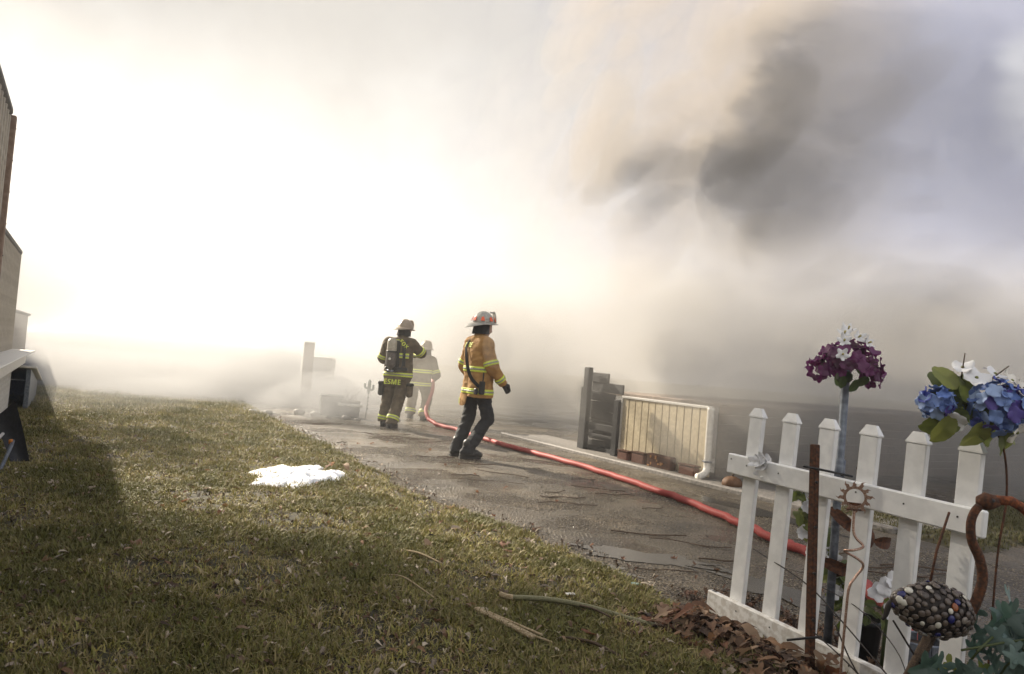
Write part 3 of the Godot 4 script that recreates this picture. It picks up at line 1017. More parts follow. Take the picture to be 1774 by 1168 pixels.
# j: joints in the person's own axes (x right, y up, facing -z)
func person(label: String, j: Dictionary, at: Vector3, turn: float, coat_m: Material, pants_m: Material, look: Dictionary) -> Node3D:
	var root := thing("person", label, "person", at, turn)
	# one body under the clothes
	var bd := []
	var head: Vector3 = j.head
	var face: Vector3 = j.face
	var up: Vector3 = (head - j.neck).normalized()
	bd.append([head + up * 0.03, head - up * 0.035 + face * 0.035, 0.088, 0.066])
	bd.append([head + up * 0.02 - face * 0.03, head + up * 0.02 + face * 0.015, 0.092, 0.088])
	bd.append([head - up * 0.075 + face * 0.065, head - up * 0.085 + face * 0.03, 0.036, 0.05])   # chin and jaw
	bd.append([head - up * 0.005 + face * 0.098, head - up * 0.035 + face * 0.118, 0.010, 0.015])   # nose
	var ear := face.cross(up).normalized()
	for s in [-1.0, 1.0]:
		bd.append([head + ear * 0.088 * s + up * 0.01, head + ear * 0.092 * s - up * 0.03, 0.018, 0.012])
	bd.append([head - up * 0.06 - face * 0.01, j.neck, 0.058, 0.062])
	bd.append([j.neck, j.chest, 0.065, 0.12])
	bd.append([j.chest, j.pelvis, 0.12, 0.12])
	for s in ["l", "r"]:
		bd.append([j.neck, j["shoulder_" + s], 0.05, 0.06])
		bd.append([j["shoulder_" + s], j["elbow_" + s], 0.055, 0.042])
		bd.append([j["elbow_" + s], j["wrist_" + s], 0.040, 0.028])
		bd.append([j.pelvis, j["hip_" + s], 0.11, 0.09])
		bd.append([j["hip_" + s], j["knee_" + s], 0.085, 0.055])
		bd.append([j["knee_" + s], j["ankle_" + s], 0.055, 0.038])
		bd.append([j["ankle_" + s], (j["toe_" + s] as Vector3).lerp(j["ankle_" + s], 0.3), 0.036, 0.03])
	obj("body", skin([[bd, []]], 0.013, 0.012), M.skin, root)
	# trousers
	var tr := []
	for s in ["l", "r"]:
		tr.append([j.pelvis + Vector3(0, 0.08, 0), j["hip_" + s], 0.14 * look.leg, 0.118 * look.leg])
		tr.append([j["hip_" + s], j["knee_" + s], 0.112 * look.leg, 0.083 * look.leg])
		var low: Vector3 = (j["ankle_" + s] as Vector3).lerp(j["knee_" + s], look.get("cuff", -0.03))
		tr.append([j["knee_" + s], low, 0.083 * look.leg, look.get("cuff_r", 0.082) * look.leg])
	var cuts := [Plane(Vector3.DOWN, -look.get("cuff_y", 0.05))]
	obj("trousers", skin([[tr, cuts]], 0.013, 0.014, 0.016, 5.0), pants_m, root)
	# boots
	for s in ["l", "r"]:
		var an: Vector3 = j["ankle_" + s]
		var to: Vector3 = j["toe_" + s]
		var fw := Vector3(to.x - an.x, 0, to.z - an.z).normalized()
		var heel := an - fw * 0.055
		heel.y = max(0.04, an.y - 0.055)
		var bo := [[an + Vector3(0, 0.10, 0), an, 0.062, 0.058], [heel, an, 0.040, 0.05], [heel, to.lerp(heel, 0.3), 0.038, 0.042], [to.lerp(an, 0.35) + Vector3(0, 0.01, 0), to, 0.046, 0.036]]
		var boot := obj("boot", skin([[bo, [Plane(Vector3.DOWN, -0.012)]]], 0.010, 0.012), M.boot, root)
		var so := begin(false)
		var outline := PackedVector2Array()
		for p in [[-0.1, -0.033], [-0.085, -0.042], [0.02, -0.038], [0.13, -0.049], [0.185, -0.035], [0.198, 0.0], [0.185, 0.035], [0.13, 0.049], [0.02, 0.038], [-0.085, 0.042], [-0.1, 0.033]]:
			outline.append(Vector2(p[0], p[1]))
		prism(so, outline, 0.024, Transform3D(Basis(fw, fw.cross(Vector3.UP), Vector3.UP) , Vector3(an.x, max(0.013, min(heel.y, to.y) - 0.034), an.z)))
		obj("sole", so, M.black, boot)
	# coat: torso cut at the hem, then the sleeves
	var hem: float = look.hem
	var to_ := []
	var c: Vector3 = j.chest
	var p: Vector3 = j.pelvis
	var rt: Vector3 = j.right
	var wide: float = look.get("wide", 1.0)
	for s in [-1.0, 1.0]:
		var sh: Vector3 = j["shoulder_l"] if s < 0 else j["shoulder_r"]
		to_.append([c + rt * 0.085 * s * wide, p + rt * 0.085 * s * wide + Vector3(0, 0.10, 0), 0.148, 0.145])
		to_.append([p + rt * 0.085 * s * wide + Vector3(0, 0.10, 0), p + rt * 0.095 * s * wide + Vector3(0, -0.25, 0), 0.145, 0.172])
		to_.append([c + rt * 0.06 * s + Vector3(0, 0.06, 0), sh - rt * 0.05 * s, 0.13, 0.095])
		to_.append([j.neck + Vector3(0, -0.03, 0), sh - rt * 0.03 * s, 0.085, 0.088])
	to_.append([j.neck, (j.neck as Vector3).lerp(head, 0.35), 0.085, 0.078])
	var sl := []
	for s in ["l", "r"]:
		sl.append([j["shoulder_" + s], j["elbow_" + s], 0.098, 0.078])
		sl.append([j["elbow_" + s], j["wrist_" + s], 0.078, 0.058])
	var coat := obj("coat", skin([[to_ + [sl[0].duplicate(), sl[2].duplicate()].map(func(q): return [q[0], q[0].lerp(q[1], 0.15), q[2], q[2] * 0.97]), [Plane(Vector3.DOWN, -hem)]], [sl, []]], 0.012, 0.018, 0.010, 4.5), coat_m, root)
	for y in look.bands:
		band(root, to_, Vector3(c.x, y, (c.z + p.z) / 2), Vector3.UP, 0.036, 0.42)
	for s in ["l", "r"]:
		for q in look.get("arm_bands", []):
			var a: Vector3 = j["shoulder_" + s]
			var b: Vector3 = j["elbow_" + s]
			var w: Vector3 = j["wrist_" + s]
			var cen := a.lerp(b, q) if q <= 1.0 else b.lerp(w, q - 1.0)
			var ax := (b - a) if q <= 1.0 else (w - b)
			band(root, [sl[0], sl[1]] if s == "l" else [sl[2], sl[3]], cen, ax, 0.032, 0.15)
	if look.get("leg_bands", false):
		for s in 2:
			var kn: Vector3 = j["knee_" + ("l" if s == 0 else "r")]
			var an: Vector3 = j["ankle_" + ("l" if s == 0 else "r")]
			band(root, [tr[s * 3 + 1], tr[s * 3 + 2]], an.lerp(kn, 0.16), kn - an, 0.036, 0.18, 0.016)
	# gloves
	for s in ["l", "r"]:
		var e: Vector3 = j["elbow_" + s]
		var w: Vector3 = j["wrist_" + s]
		var y := (e - w).normalized()
		var z := (rt.cross(y)).normalized()
		if z.length() < 0.1: z = Vector3.BACK
		var x := y.cross(z).normalized()
		z = x.cross(y)
		obj("glove", glove(1.0 if s == "r" else -1.0, look.get("curl", 0.5)), M.glove, root, Transform3D(Basis(x, y, z), w - y * 0.035))
	return root

func aim(front: Vector3, up: Vector3) -> Basis:
	var z := -front.normalized()
	var x := up.cross(z).normalized()
	return Basis(x, z.cross(x), z)

func people():
	M.lime = tex(lin(0.52, 0.60, 0.05), lin(0.66, 0.74, 0.09), 0.2, 0.55)
	M.silver = tex(lin(0.20, 0.20, 0.175), lin(0.32, 0.32, 0.28), 0.2, 0.45)
	M.tan = tex(lin(0.30, 0.155, 0.045), lin(0.43, 0.24, 0.075), 0.5, 0.85, 0.1, 0.02)
	M.brown = tex(lin(0.075, 0.056, 0.033), lin(0.125, 0.094, 0.056), 0.5, 0.9, 0.1, 0.02)
	M.navy = tex(lin(0.006, 0.007, 0.010), lin(0.014, 0.015, 0.019), 0.4, 0.85, 0.1)
	M.boot = tex(lin(0.008, 0.007, 0.007), lin(0.02, 0.018, 0.016), 0.2, 0.5)
	M.glove = tex(lin(0.012, 0.011, 0.011), lin(0.03, 0.026, 0.022), 0.1, 0.85)
	M.hood = plain(lin(0.012, 0.011, 0.010), 0.95)
	M.helmet_white = tex(lin(0.26, 0.25, 0.22), lin(0.46, 0.44, 0.38), 0.25, 0.4)
	M.helmet_tan = tex(lin(0.22, 0.17, 0.12), lin(0.33, 0.27, 0.20), 0.25, 0.5)
	M.orange = plain(lin(0.80, 0.11, 0.02), 0.4)
	M.tank = tex(lin(0.28, 0.25, 0.19), lin(0.38, 0.34, 0.27), 0.3, 0.35)
	M.tank_low = tex(lin(0.06, 0.05, 0.045), lin(0.11, 0.095, 0.085), 0.3, 0.4)
	var R := Vector3.RIGHT
	# the officer in the tan coat, strolling to the right with his right hand swinging forward
	var j := {
		"pelvis": Vector3(0, 0.98, 0), "chest": Vector3(0, 1.34, 0.03), "neck": Vector3(0, 1.555, 0.03), "head": Vector3(0.0, 1.715, -0.02), "face": Vector3(0.10, -0.06, -0.99).normalized(),
		"shoulder_l": Vector3(-0.205, 1.49, 0.03), "elbow_l": Vector3(-0.29, 1.20, 0.07), "wrist_l": Vector3(-0.27, 0.98, -0.08),
		"shoulder_r": Vector3(0.205, 1.49, 0.03), "elbow_r": Vector3(0.275, 1.21, -0.04), "wrist_r": Vector3(0.27, 1.02, -0.215),
		"hip_l": Vector3(-0.10, 0.95, 0.0), "knee_l": Vector3(-0.13, 0.52, 0.03), "ankle_l": Vector3(-0.15, 0.11, 0.16), "toe_l": Vector3(-0.17, 0.045, 0.00),
		"hip_r": Vector3(0.10, 0.95, 0.0), "knee_r": Vector3(0.115, 0.53, -0.13), "ankle_r": Vector3(0.10, 0.095, 0.13), "toe_r": Vector3(0.125, 0.05, -0.05), "right": R}
	var look := {"hem": 0.80, "bands": [1.165, 0.875], "arm_bands": [0.85, 1.80], "leg": 0.90, "cuff": -0.05, "cuff_y": 0.065, "cuff_r": 0.088, "curl": 0.55}
	var a := person("firefighter in a tan coat, black trousers and white helmet, striding right beside the hose", j, Vector3(-0.40, 0.004, -9.93), deg_to_rad(-60), M.tan, M.navy, look)
	helmet(a, Transform3D(aim(Vector3(0.10, 0.02, -0.99), Vector3.UP), Vector3(0.0, 1.775, -0.01)), M.helmet_white, M.helmet_white, M.orange)
	# tail of the coat, with its number
	var tail := begin()
	var tf := func(u, v, g):
		var an: float = lerpf(-0.95, 0.35, u)
		var dip := 0.155 * sqrt(max(0.0, 1.0 - pow(abs(u * 2.0 - 1.0), 5.0)))
		return Vector3(sin(an) * (0.245 + g), 0.83 - v * dip, cos(an) * (0.165 + g) + 0.03)
	sheet(tail, 16, 6, func(u, v): return tf.call(u, v, 0.012), true)
	sheet(tail, 16, 6, func(u, v): return tf.call(u, v, 0.0))
	var tl := obj("coat_tail", tail, M.tan, a)
	lettering(tl, "123", Transform3D(Basis(Vector3.UP, -0.42), Vector3(-0.10, 0.735, 0.207)), 0.075, M.lime)
	# yellow lettering across the shoulders
	lettering(a, "FIRE", Transform3D(Basis(Vector3.RIGHT, -0.35), Vector3(-0.03, 1.475, 0.165)), 0.07, M.lime)
	# radio strap: over the left shoulder, down the back to the right hip
	var sp := curve([Vector3(-0.06, 1.60, -0.06), Vector3(-0.085, 1.585, 0.08), Vector3(-0.045, 1.45, 0.19), Vector3(0.05, 1.22, 0.205), Vector3(0.15, 1.05, 0.185), Vector3(0.235, 0.94, 0.10)], 6)
	var strap := begin()
	for i in sp.size() - 1:
		var d: Vector3 = (sp[i + 1] - sp[i]).normalized()
		var outw := Vector3(sp[i].x * 0.6, 0.15, sp[i].z).normalized()
		var w := d.cross(outw).normalized() * 0.022
		var o := outw * 0.004
		quad(strap, sp[i] - w + o, sp[i] + w + o, sp[i + 1] + w + o, sp[i + 1] - w + o, sp[i] - outw)
		quad(strap, sp[i] - w - o, sp[i] + w - o, sp[i + 1] + w - o, sp[i + 1] - w - o, sp[i] + outw)
	obj("radio_strap", strap, M.hood, a)
	var rad := obj("radio", box(Vector3(0.262, 0.93, 0.075), Vector3(0.055, 0.17, 0.08), 0.012, Basis(Vector3.UP, 0.4)), M.black, a)
	obj("antenna", tube_mesh([Vector3(0.25, 1.01, 0.06), Vector3(0.245, 1.13, 0.055)], 0.009, 6), M.black, rad)
	obj("microphone", box(Vector3(0.225, 0.88, 0.14), Vector3(0.06, 0.08, 0.045), 0.012), M.black, a)
	# the one with the air tank, seen from behind, arms raised to the hose
	var j2 := {
		"pelvis": Vector3(0, 0.96, 0), "chest": Vector3(-0.01, 1.33, 0.0), "neck": Vector3(0.02, 1.53, -0.02), "head": Vector3(0.05, 1.69, -0.07), "face": Vector3(0.35, -0.12, -0.93).normalized(),
		"shoulder_l": Vector3(-0.215, 1.46, 0.0), "elbow_l": Vector3(-0.315, 1.19, -0.07), "wrist_l": Vector3(-0.14, 1.10, -0.27),
		"shoulder_r": Vector3(0.205, 1.47, 0.0), "elbow_r": Vector3(0.345, 1.33, -0.16), "wrist_r": Vector3(0.16, 1.30, -0.34),
		"hip_l": Vector3(-0.11, 0.93, 0.0), "knee_l": Vector3(-0.17, 0.50, -0.10), "ankle_l": Vector3(-0.215, 0.10, -0.10), "toe_l": Vector3(-0.24, 0.05, -0.27),
		"hip_r": Vector3(0.11, 0.93, 0.0), "knee_r": Vector3(0.05, 0.51, -0.02), "ankle_r": Vector3(0.0, 0.11, 0.16), "toe_r": Vector3(0.04, 0.05, -0.01), "right": R}
	var look2 := {"hem": 0.885, "bands": [0.93], "arm_bands": [0.88], "leg": 1.12, "cuff": -0.02, "cuff_y": 0.09, "cuff_r": 0.088, "leg_bands": true, "curl": 1.1, "wide": 1.05}
	var b := person("firefighter in brown gear with an air tank on the back, seen from behind", j2, Vector3(-1.93, 0.004, -13.1), deg_to_rad(-6), M.brown, M.brown, look2)
	helmet(b, Transform3D(aim(Vector3(0.4, -0.1, -0.9), Vector3.UP), Vector3(0.045, 1.745, -0.065)), M.helmet_tan, M.helmet_tan, null)
	lettering(b, "ESME", Transform3D(Basis(), Vector3(-0.03, 0.80, 0.232)), 0.088, M.lime)
	var flap := begin()
	sheet(flap, 8, 4, func(u, v): return Vector3(lerpf(-0.17, 0.11, u), lerpf(0.90, 0.76, v), 0.222 - 0.03 * pow(u * 2 - 1, 2)), true)
	sheet(flap, 8, 4, func(u, v): return Vector3(lerpf(-0.17, 0.11, u), lerpf(0.90, 0.76, v), 0.212 - 0.03 * pow(u * 2 - 1, 2)))
	obj("coat_tail", flap, M.brown, b)
	lettering(b, "FOX", Transform3D(Basis(Vector3.BACK, -0.75) , Vector3(0.10, 1.46, 0.165)), 0.07, M.lime)
	for q in [[-0.15, 1.275, 0.175, 0.07], [0.125, 1.26, 0.17, 0.17], [-0.02, 1.51, 0.13, 0.06]]:
		var pt := obj("back_patch", box(Vector3(q[0], q[1], q[2]), Vector3(q[3], 0.085 if q[1] < 1.4 else 0.05, 0.012), 0.004), M.lime, b)
		obj("silver_strip", box(Vector3(q[0], q[1], q[2] + 0.005), Vector3(q[3] + 0.002, 0.03, 0.012), 0.003), M.silver, pt)
	var tk := Node3D.new()
	tk.name = "air_tank"
	b.add_child(tk)
	tk.position = Vector3(-0.085, 1.0, 0.235)
	var cyl := begin()
	lathe(cyl, [Vector2(0.0, 0.555), Vector2(0.04, 0.548), Vector2(0.07, 0.52), Vector2(0.083, 0.48), Vector2(0.085, 0.30)], Vector3.ZERO, 20)
	obj("cylinder_top", cyl, M.tank, tk)
	var cyl2 := begin()
	lathe(cyl2, [Vector2(0.087, 0.30), Vector2(0.087, 0.10), Vector2(0.075, 0.06), Vector2(0.035, 0.035), Vector2(0.03, 0.0), Vector2(0.0, -0.005)], Vector3.ZERO, 20)
	obj("cylinder_base", cyl2, M.tank_low, tk)
	obj("valve", tube_mesh([Vector3(-0.05, -0.02, 0.0), Vector3(0.06, -0.02, 0.0)], [0.03, 0.022], 10), M.galv, tk)
	obj("clamp", tube_mesh([Vector3(0, 0.30, 0), Vector3(0, 0.33, 0)], 0.09, 20), M.black, tk)
	obj("gauge", tube_mesh([Vector3(0.0, 0.19, 0.085), Vector3(0.0, 0.19, 0.095)], 0.022, 12), M.white_paint, tk)
	obj("back_plate", box(Vector3(0.02, 0.25, -0.08), Vector3(0.22, 0.52, 0.03), 0.012), M.black, tk)
	obj("air_hose", tube_mesh(curve([Vector3(0.06, -0.02, 0.0), Vector3(0.17, 0.02, -0.02), Vector3(0.20, 0.16, -0.05), Vector3(0.17, 0.42, -0.08)], 5), 0.012, 6), M.black, tk)
	for s in [-1.0, 1.0]:
		obj("shoulder_strap", tube_mesh(curve([Vector3(0.14 * s + 0.0, 1.08, 0.17), Vector3(0.13 * s, 1.35, 0.175), Vector3(0.12 * s, 1.54, 0.06), Vector3(0.12 * s, 1.50, -0.12)], 5), 0.018, 6), M.black, b)
	obj("waist_strap", box(Vector3(0.0, 1.03, 0.16), Vector3(0.40, 0.05, 0.06), 0.015), M.black, b)
	for s in [-1.0, 1.0]:
		var k: Vector3 = Vector3(-0.275, 0.66, -0.02) if s < 0 else Vector3(0.225, 0.66, -0.02)
		var pk := obj("thigh_pocket", box(k, Vector3(0.085, 0.23, 0.20), 0.03), M.hood if s < 0 else M.brown, b)
		obj("pocket_flap", box(k + Vector3(0, 0.10, 0), Vector3(0.10, 0.06, 0.21), 0.02), M.hood, pk)
	# the nozzle man ahead, crouched and half hidden
	var j3 := {
		"pelvis": Vector3(0, 0.76, 0.08), "chest": Vector3(0, 1.08, -0.06), "neck": Vector3(0.02, 1.26, -0.12), "head": Vector3(0.03, 1.40, -0.19), "face": Vector3(0.1, -0.1, -1).normalized(),
		"shoulder_l": Vector3(-0.20, 1.19, -0.09), "elbow_l": Vector3(-0.30, 0.95, -0.2), "wrist_l": Vector3(-0.05, 0.93, -0.42),
		"shoulder_r": Vector3(0.20, 1.19, -0.09), "elbow_r": Vector3(0.31, 0.92, -0.08), "wrist_r": Vector3(0.22, 0.82, -0.26),
		"hip_l": Vector3(-0.11, 0.74, 0.06), "knee_l": Vector3(-0.18, 0.46, -0.22), "ankle_l": Vector3(-0.18, 0.10, -0.12), "toe_l": Vector3(-0.19, 0.05, -0.29),
		"hip_r": Vector3(0.11, 0.74, 0.06), "knee_r": Vector3(0.17, 0.42, -0.06), "ankle_r": Vector3(0.17, 0.10, 0.14), "toe_r": Vector3(0.19, 0.05, -0.03), "right": R}
	var look3 := {"hem": 0.66, "bands": [0.72, 0.98], "arm_bands": [0.8], "leg": 1.08, "cuff": -0.02, "cuff_y": 0.09, "cuff_r": 0.09, "leg_bands": true, "curl": 1.2}
	var c := person("crouching firefighter holding the hose, half hidden ahead of the one with the air tank", j3, Vector3(-1.80, 0.004, -15.3), deg_to_rad(-8), M.brown, M.brown, look3)
	helmet(c, Transform3D(aim(Vector3(0.1, -0.1, -1), Vector3.UP), Vector3(0.03, 1.455, -0.19)), M.helmet_tan, M.helmet_tan, null)
	hose()

func hose():
	var pts := [Vector3(-1.75, 0.86, -15.95), Vector3(-1.56, 0.82, -15.45), Vector3(-1.50, 0.60, -15.0), Vector3(-1.55, 0.22, -14.6), Vector3(-1.30, 0.05, -14.15), Vector3(-0.88, 0.046, -13.4), Vector3(-0.22, 0.046, -11.9), Vector3(0.16, 0.046, -11.2), Vector3(0.64, 0.046, -10.45), Vector3(1.27, 0.046, -9.2), Vector3(1.745, 0.046, -8.0), Vector3(2.06, 0.046, -6.95), Vector3(2.25, 0.046, -6.1), Vector3(2.34, 0.046, -5.55), Vector3(2.40, 0.046, -5.0), Vector3(2.30, 0.046, -4.4), Vector3(2.16, 0.046, -3.8), Vector3(2.10, 0.046, -3.2), Vector3(2.2, 0.046, -1.4)]
	var h := thing("fire_hose", "red fire hose running from the crouching firefighter along the wet driveway", "fire hose")
	var c := curve(pts, 9)
	var kn := FastNoiseLite.new()
	kn.seed = 12
	kn.frequency = 0.22
	for i in range(30, c.size()):
		c[i] += Vector3(kn.get_noise_1d(i * 1.0), 0.0, kn.get_noise_1d(i + 500.0)) * 0.07 + Vector3(0, kn.get_noise_1d(i * 2.0 + 900.0) * 0.006 - 0.006, 0)
	obj("jacket", tube_mesh(c, 0.036, 14), M.hose, h)
	obj("nozzle", tube_mesh([Vector3(-1.75, 0.86, -15.95), Vector3(-1.79, 0.87, -16.08), Vector3(-1.83, 0.885, -16.3), Vector3(-1.835, 0.888, -16.33)], [0.05, 0.035, 0.03, 0.05], 12), M.black, h)
# ------------------------------------------------------------------ the fence corner with its flowers and ornaments
# a four or five petalled flower that faces +z
func flower_mesh(petals: int, r: float, cup: float, wide: float, sd: int) -> ArrayMesh:
	var g := RandomNumberGenerator.new()
	g.seed = sd
	var st := begin()
	for p in petals:
		var a := TAU * (p + g.randf_range(-0.08, 0.08)) / petals
		var rr := r * g.randf_range(0.88, 1.1)
		var cu := cup + g.randf_range(-0.15, 0.15)
		var ru := g.randf_range(-0.2, 0.2)
		sheet(st, 4, 4, func(u, v):
			var w: float = (u * 2.0 - 1.0) * wide * sqrt(max(0.0, sin(PI * pow(v, 0.62) * 0.93))) * rr
			var l: float = v * rr
			var z: float = cu * rr * v * v - 0.22 * rr * pow(u * 2.0 - 1.0, 2) * v + ru * rr * (u - 0.5) * v + 0.05 * rr * sin(u * 9.0) * v
			return Vector3(cos(a) * l - sin(a) * w, sin(a) * l + cos(a) * w, z))
	st.generate_normals()
	return st.commit()

# a leaf along +y that faces +z; lobes > 0 gives ivy-like points
func leaf_mesh(l: float, w: float, lobes: int, curl: float, sd: int) -> ArrayMesh:
	var g := RandomNumberGenerator.new()
	g.seed = sd
	var st := begin()
	var n := 40
	var ring := []
	var tw := g.randf_range(-0.4, 0.4)
	for i in n:
		var t := float(i) / n
		var a := t * TAU
		var r := 1.0
		if lobes > 0:
			r = 0.50 + 0.50 * pow(abs(cos(a * lobes / 2.0)), 2.6) + 0.03 * sin(a * 17.0 + sd)
			if abs(a - PI) < 0.3: r *= 0.55
		else:
			r = 1.0 - 0.25 * pow(abs(sin(a)), 2.0) + 0.025 * sin(a * 15.0)
			if t > 0.97 or t < 0.03: r *= 1.12
		ring.append(Vector2(sin(a) * r * w, cos(a) * r * l * 0.5 + l * 0.5))
	var bend := func(p: Vector2, k: float):
		var q := Vector2(0, l * 0.45).lerp(p, k)
		var z: float = -curl * pow(q.y / l, 2.0) * l * 0.6 + abs(q.x) * 0.35 * (1.0 if curl < 0.9 else 1.6) + tw * q.x * q.y / l + 0.06 * w * sin(q.y / l * 14.0 + sd) * abs(q.x) / w
		return Vector3(q.x, q.y, z)
	for i in n:
		var a2: Vector2 = ring[i]
		var b2: Vector2 = ring[(i + 1) % n]
		for k in 3:
			var k0 := k / 3.0
			var k1 := (k + 1) / 3.0
			var v := [bend.call(a2, k0), bend.call(b2, k0), bend.call(b2, k1), bend.call(a2, k1)]
			for t in ([0, 3, 2, 0, 2, 1] if k > 0 else [0, 3, 2]):
				st.add_vertex(v[t])
	st.generate_normals()
	return st.commit()

func facing(dir: Vector3, roll := 0.0) -> Basis:
	var z := dir.normalized()
	var up := Vector3.UP if abs(z.y) < 0.95 else Vector3.RIGHT
	var x := up.cross(z).normalized()
	return Basis(x, z.cross(x), z) * Basis(Vector3.BACK, roll)

# lays florets over a dome
func cluster(parent: Node, called: String, meshes: Array, mats: Array, c: Vector3, r: Vector3, n: int, low := -0.55):
	for i in n:
		var y := 1.0 - (1.0 - low) * (i + 0.5) / n
		var a := i * 2.39996
		var rad := sqrt(max(0.0, 1.0 - y * y))
		var d := Vector3(cos(a) * rad, y, sin(a) * rad)
		d = (d + Vector3(rng.randf_range(-1, 1), rng.randf_range(-1, 1), rng.randf_range(-1, 1)) * 0.16).normalized()
		var at := c + d * r * rng.randf_range(0.86, 1.08)
		obj(called, meshes[i % meshes.size()], mats[rng.randi() % mats.size()], parent, Transform3D(facing(d + Vector3(rng.randf_range(-0.35, 0.35), rng.randf_range(-0.2, 0.35), rng.randf_range(-0.35, 0.35)), rng.randf() * TAU), at))

func fence():
	var bas := Basis(Vector3.BACK, -FLEAN) * Basis(FU, Vector3.UP, FN)
	var f := thing("picket_fence", "white vinyl picket fence panel hung with artificial flowers in the right foreground", "fence")
	f.transform = Transform3D(bas, FO)
	for k in 6:
		var st := begin(false)
		var x := k * 0.2257
		cbox(st, Vector3(x, 0.595, 0), Vector3(0.09, 1.0, 0.03), 0.004)
		var pk := obj("picket", st, M.vinyl, f)
		var cap := begin(false)
		var lo := [Vector3(x - 0.049, 1.095, -0.018), Vector3(x + 0.049, 1.095, -0.018), Vector3(x + 0.049, 1.095, 0.018), Vector3(x - 0.049, 1.095, 0.018)]
		var lo2 := []
		var hi := []
		for v in lo:
			lo2.append(v + Vector3(0, 0.006, 0))
			hi.append(Vector3(x + (v.x - x) * 0.50, 1.143, v.z * 0.5))
		var mid := Vector3(x, 1.11, 0)
		for i in 4:
			quad(cap, lo[i], lo[(i + 1) % 4], lo2[(i + 1) % 4], lo2[i], mid)
			quad(cap, lo2[i], lo2[(i + 1) % 4], hi[(i + 1) % 4], hi[i], mid)
		quad(cap, hi[0], hi[1], hi[2], hi[3], mid)
		quad(cap, lo[0], lo[1], lo[2], lo[3], mid)
		obj("picket_cap", cap, M.vinyl, pk)
	var r1 := obj("rail", box(Vector3(0.545, 0.832, 0.034), Vector3(1.36, 0.105, 0.036), 0.006), M.vinyl, f)
	var r2 := obj("rail", box(Vector3(0.56, 0.085, 0.034), Vector3(1.46, 0.11, 0.038), 0.006), M.vinyl_dirty, f)
	for k in 6:
		obj("screw", box(Vector3(k * 0.2257 + rng.randf_range(-0.02, 0.02), 0.84, 0.053), Vector3(0.007, 0.007, 0.003), 0.001), M.wire, r1)
		obj("screw", box(Vector3(k * 0.2257 + 0.05, 0.10, 0.054), Vector3(0.007, 0.007, 0.003), 0.001), M.wire, r2)
	obj("screw", box(Vector3(-0.105, 0.857, 0.053), Vector3(0.007, 0.007, 0.003), 0.001), M.wire, r1)
	obj("drain_hole", box(Vector3(-0.135, 0.1405, 0.034), Vector3(0.03, 0.002, 0.016), 0.0005), M.black, r2)

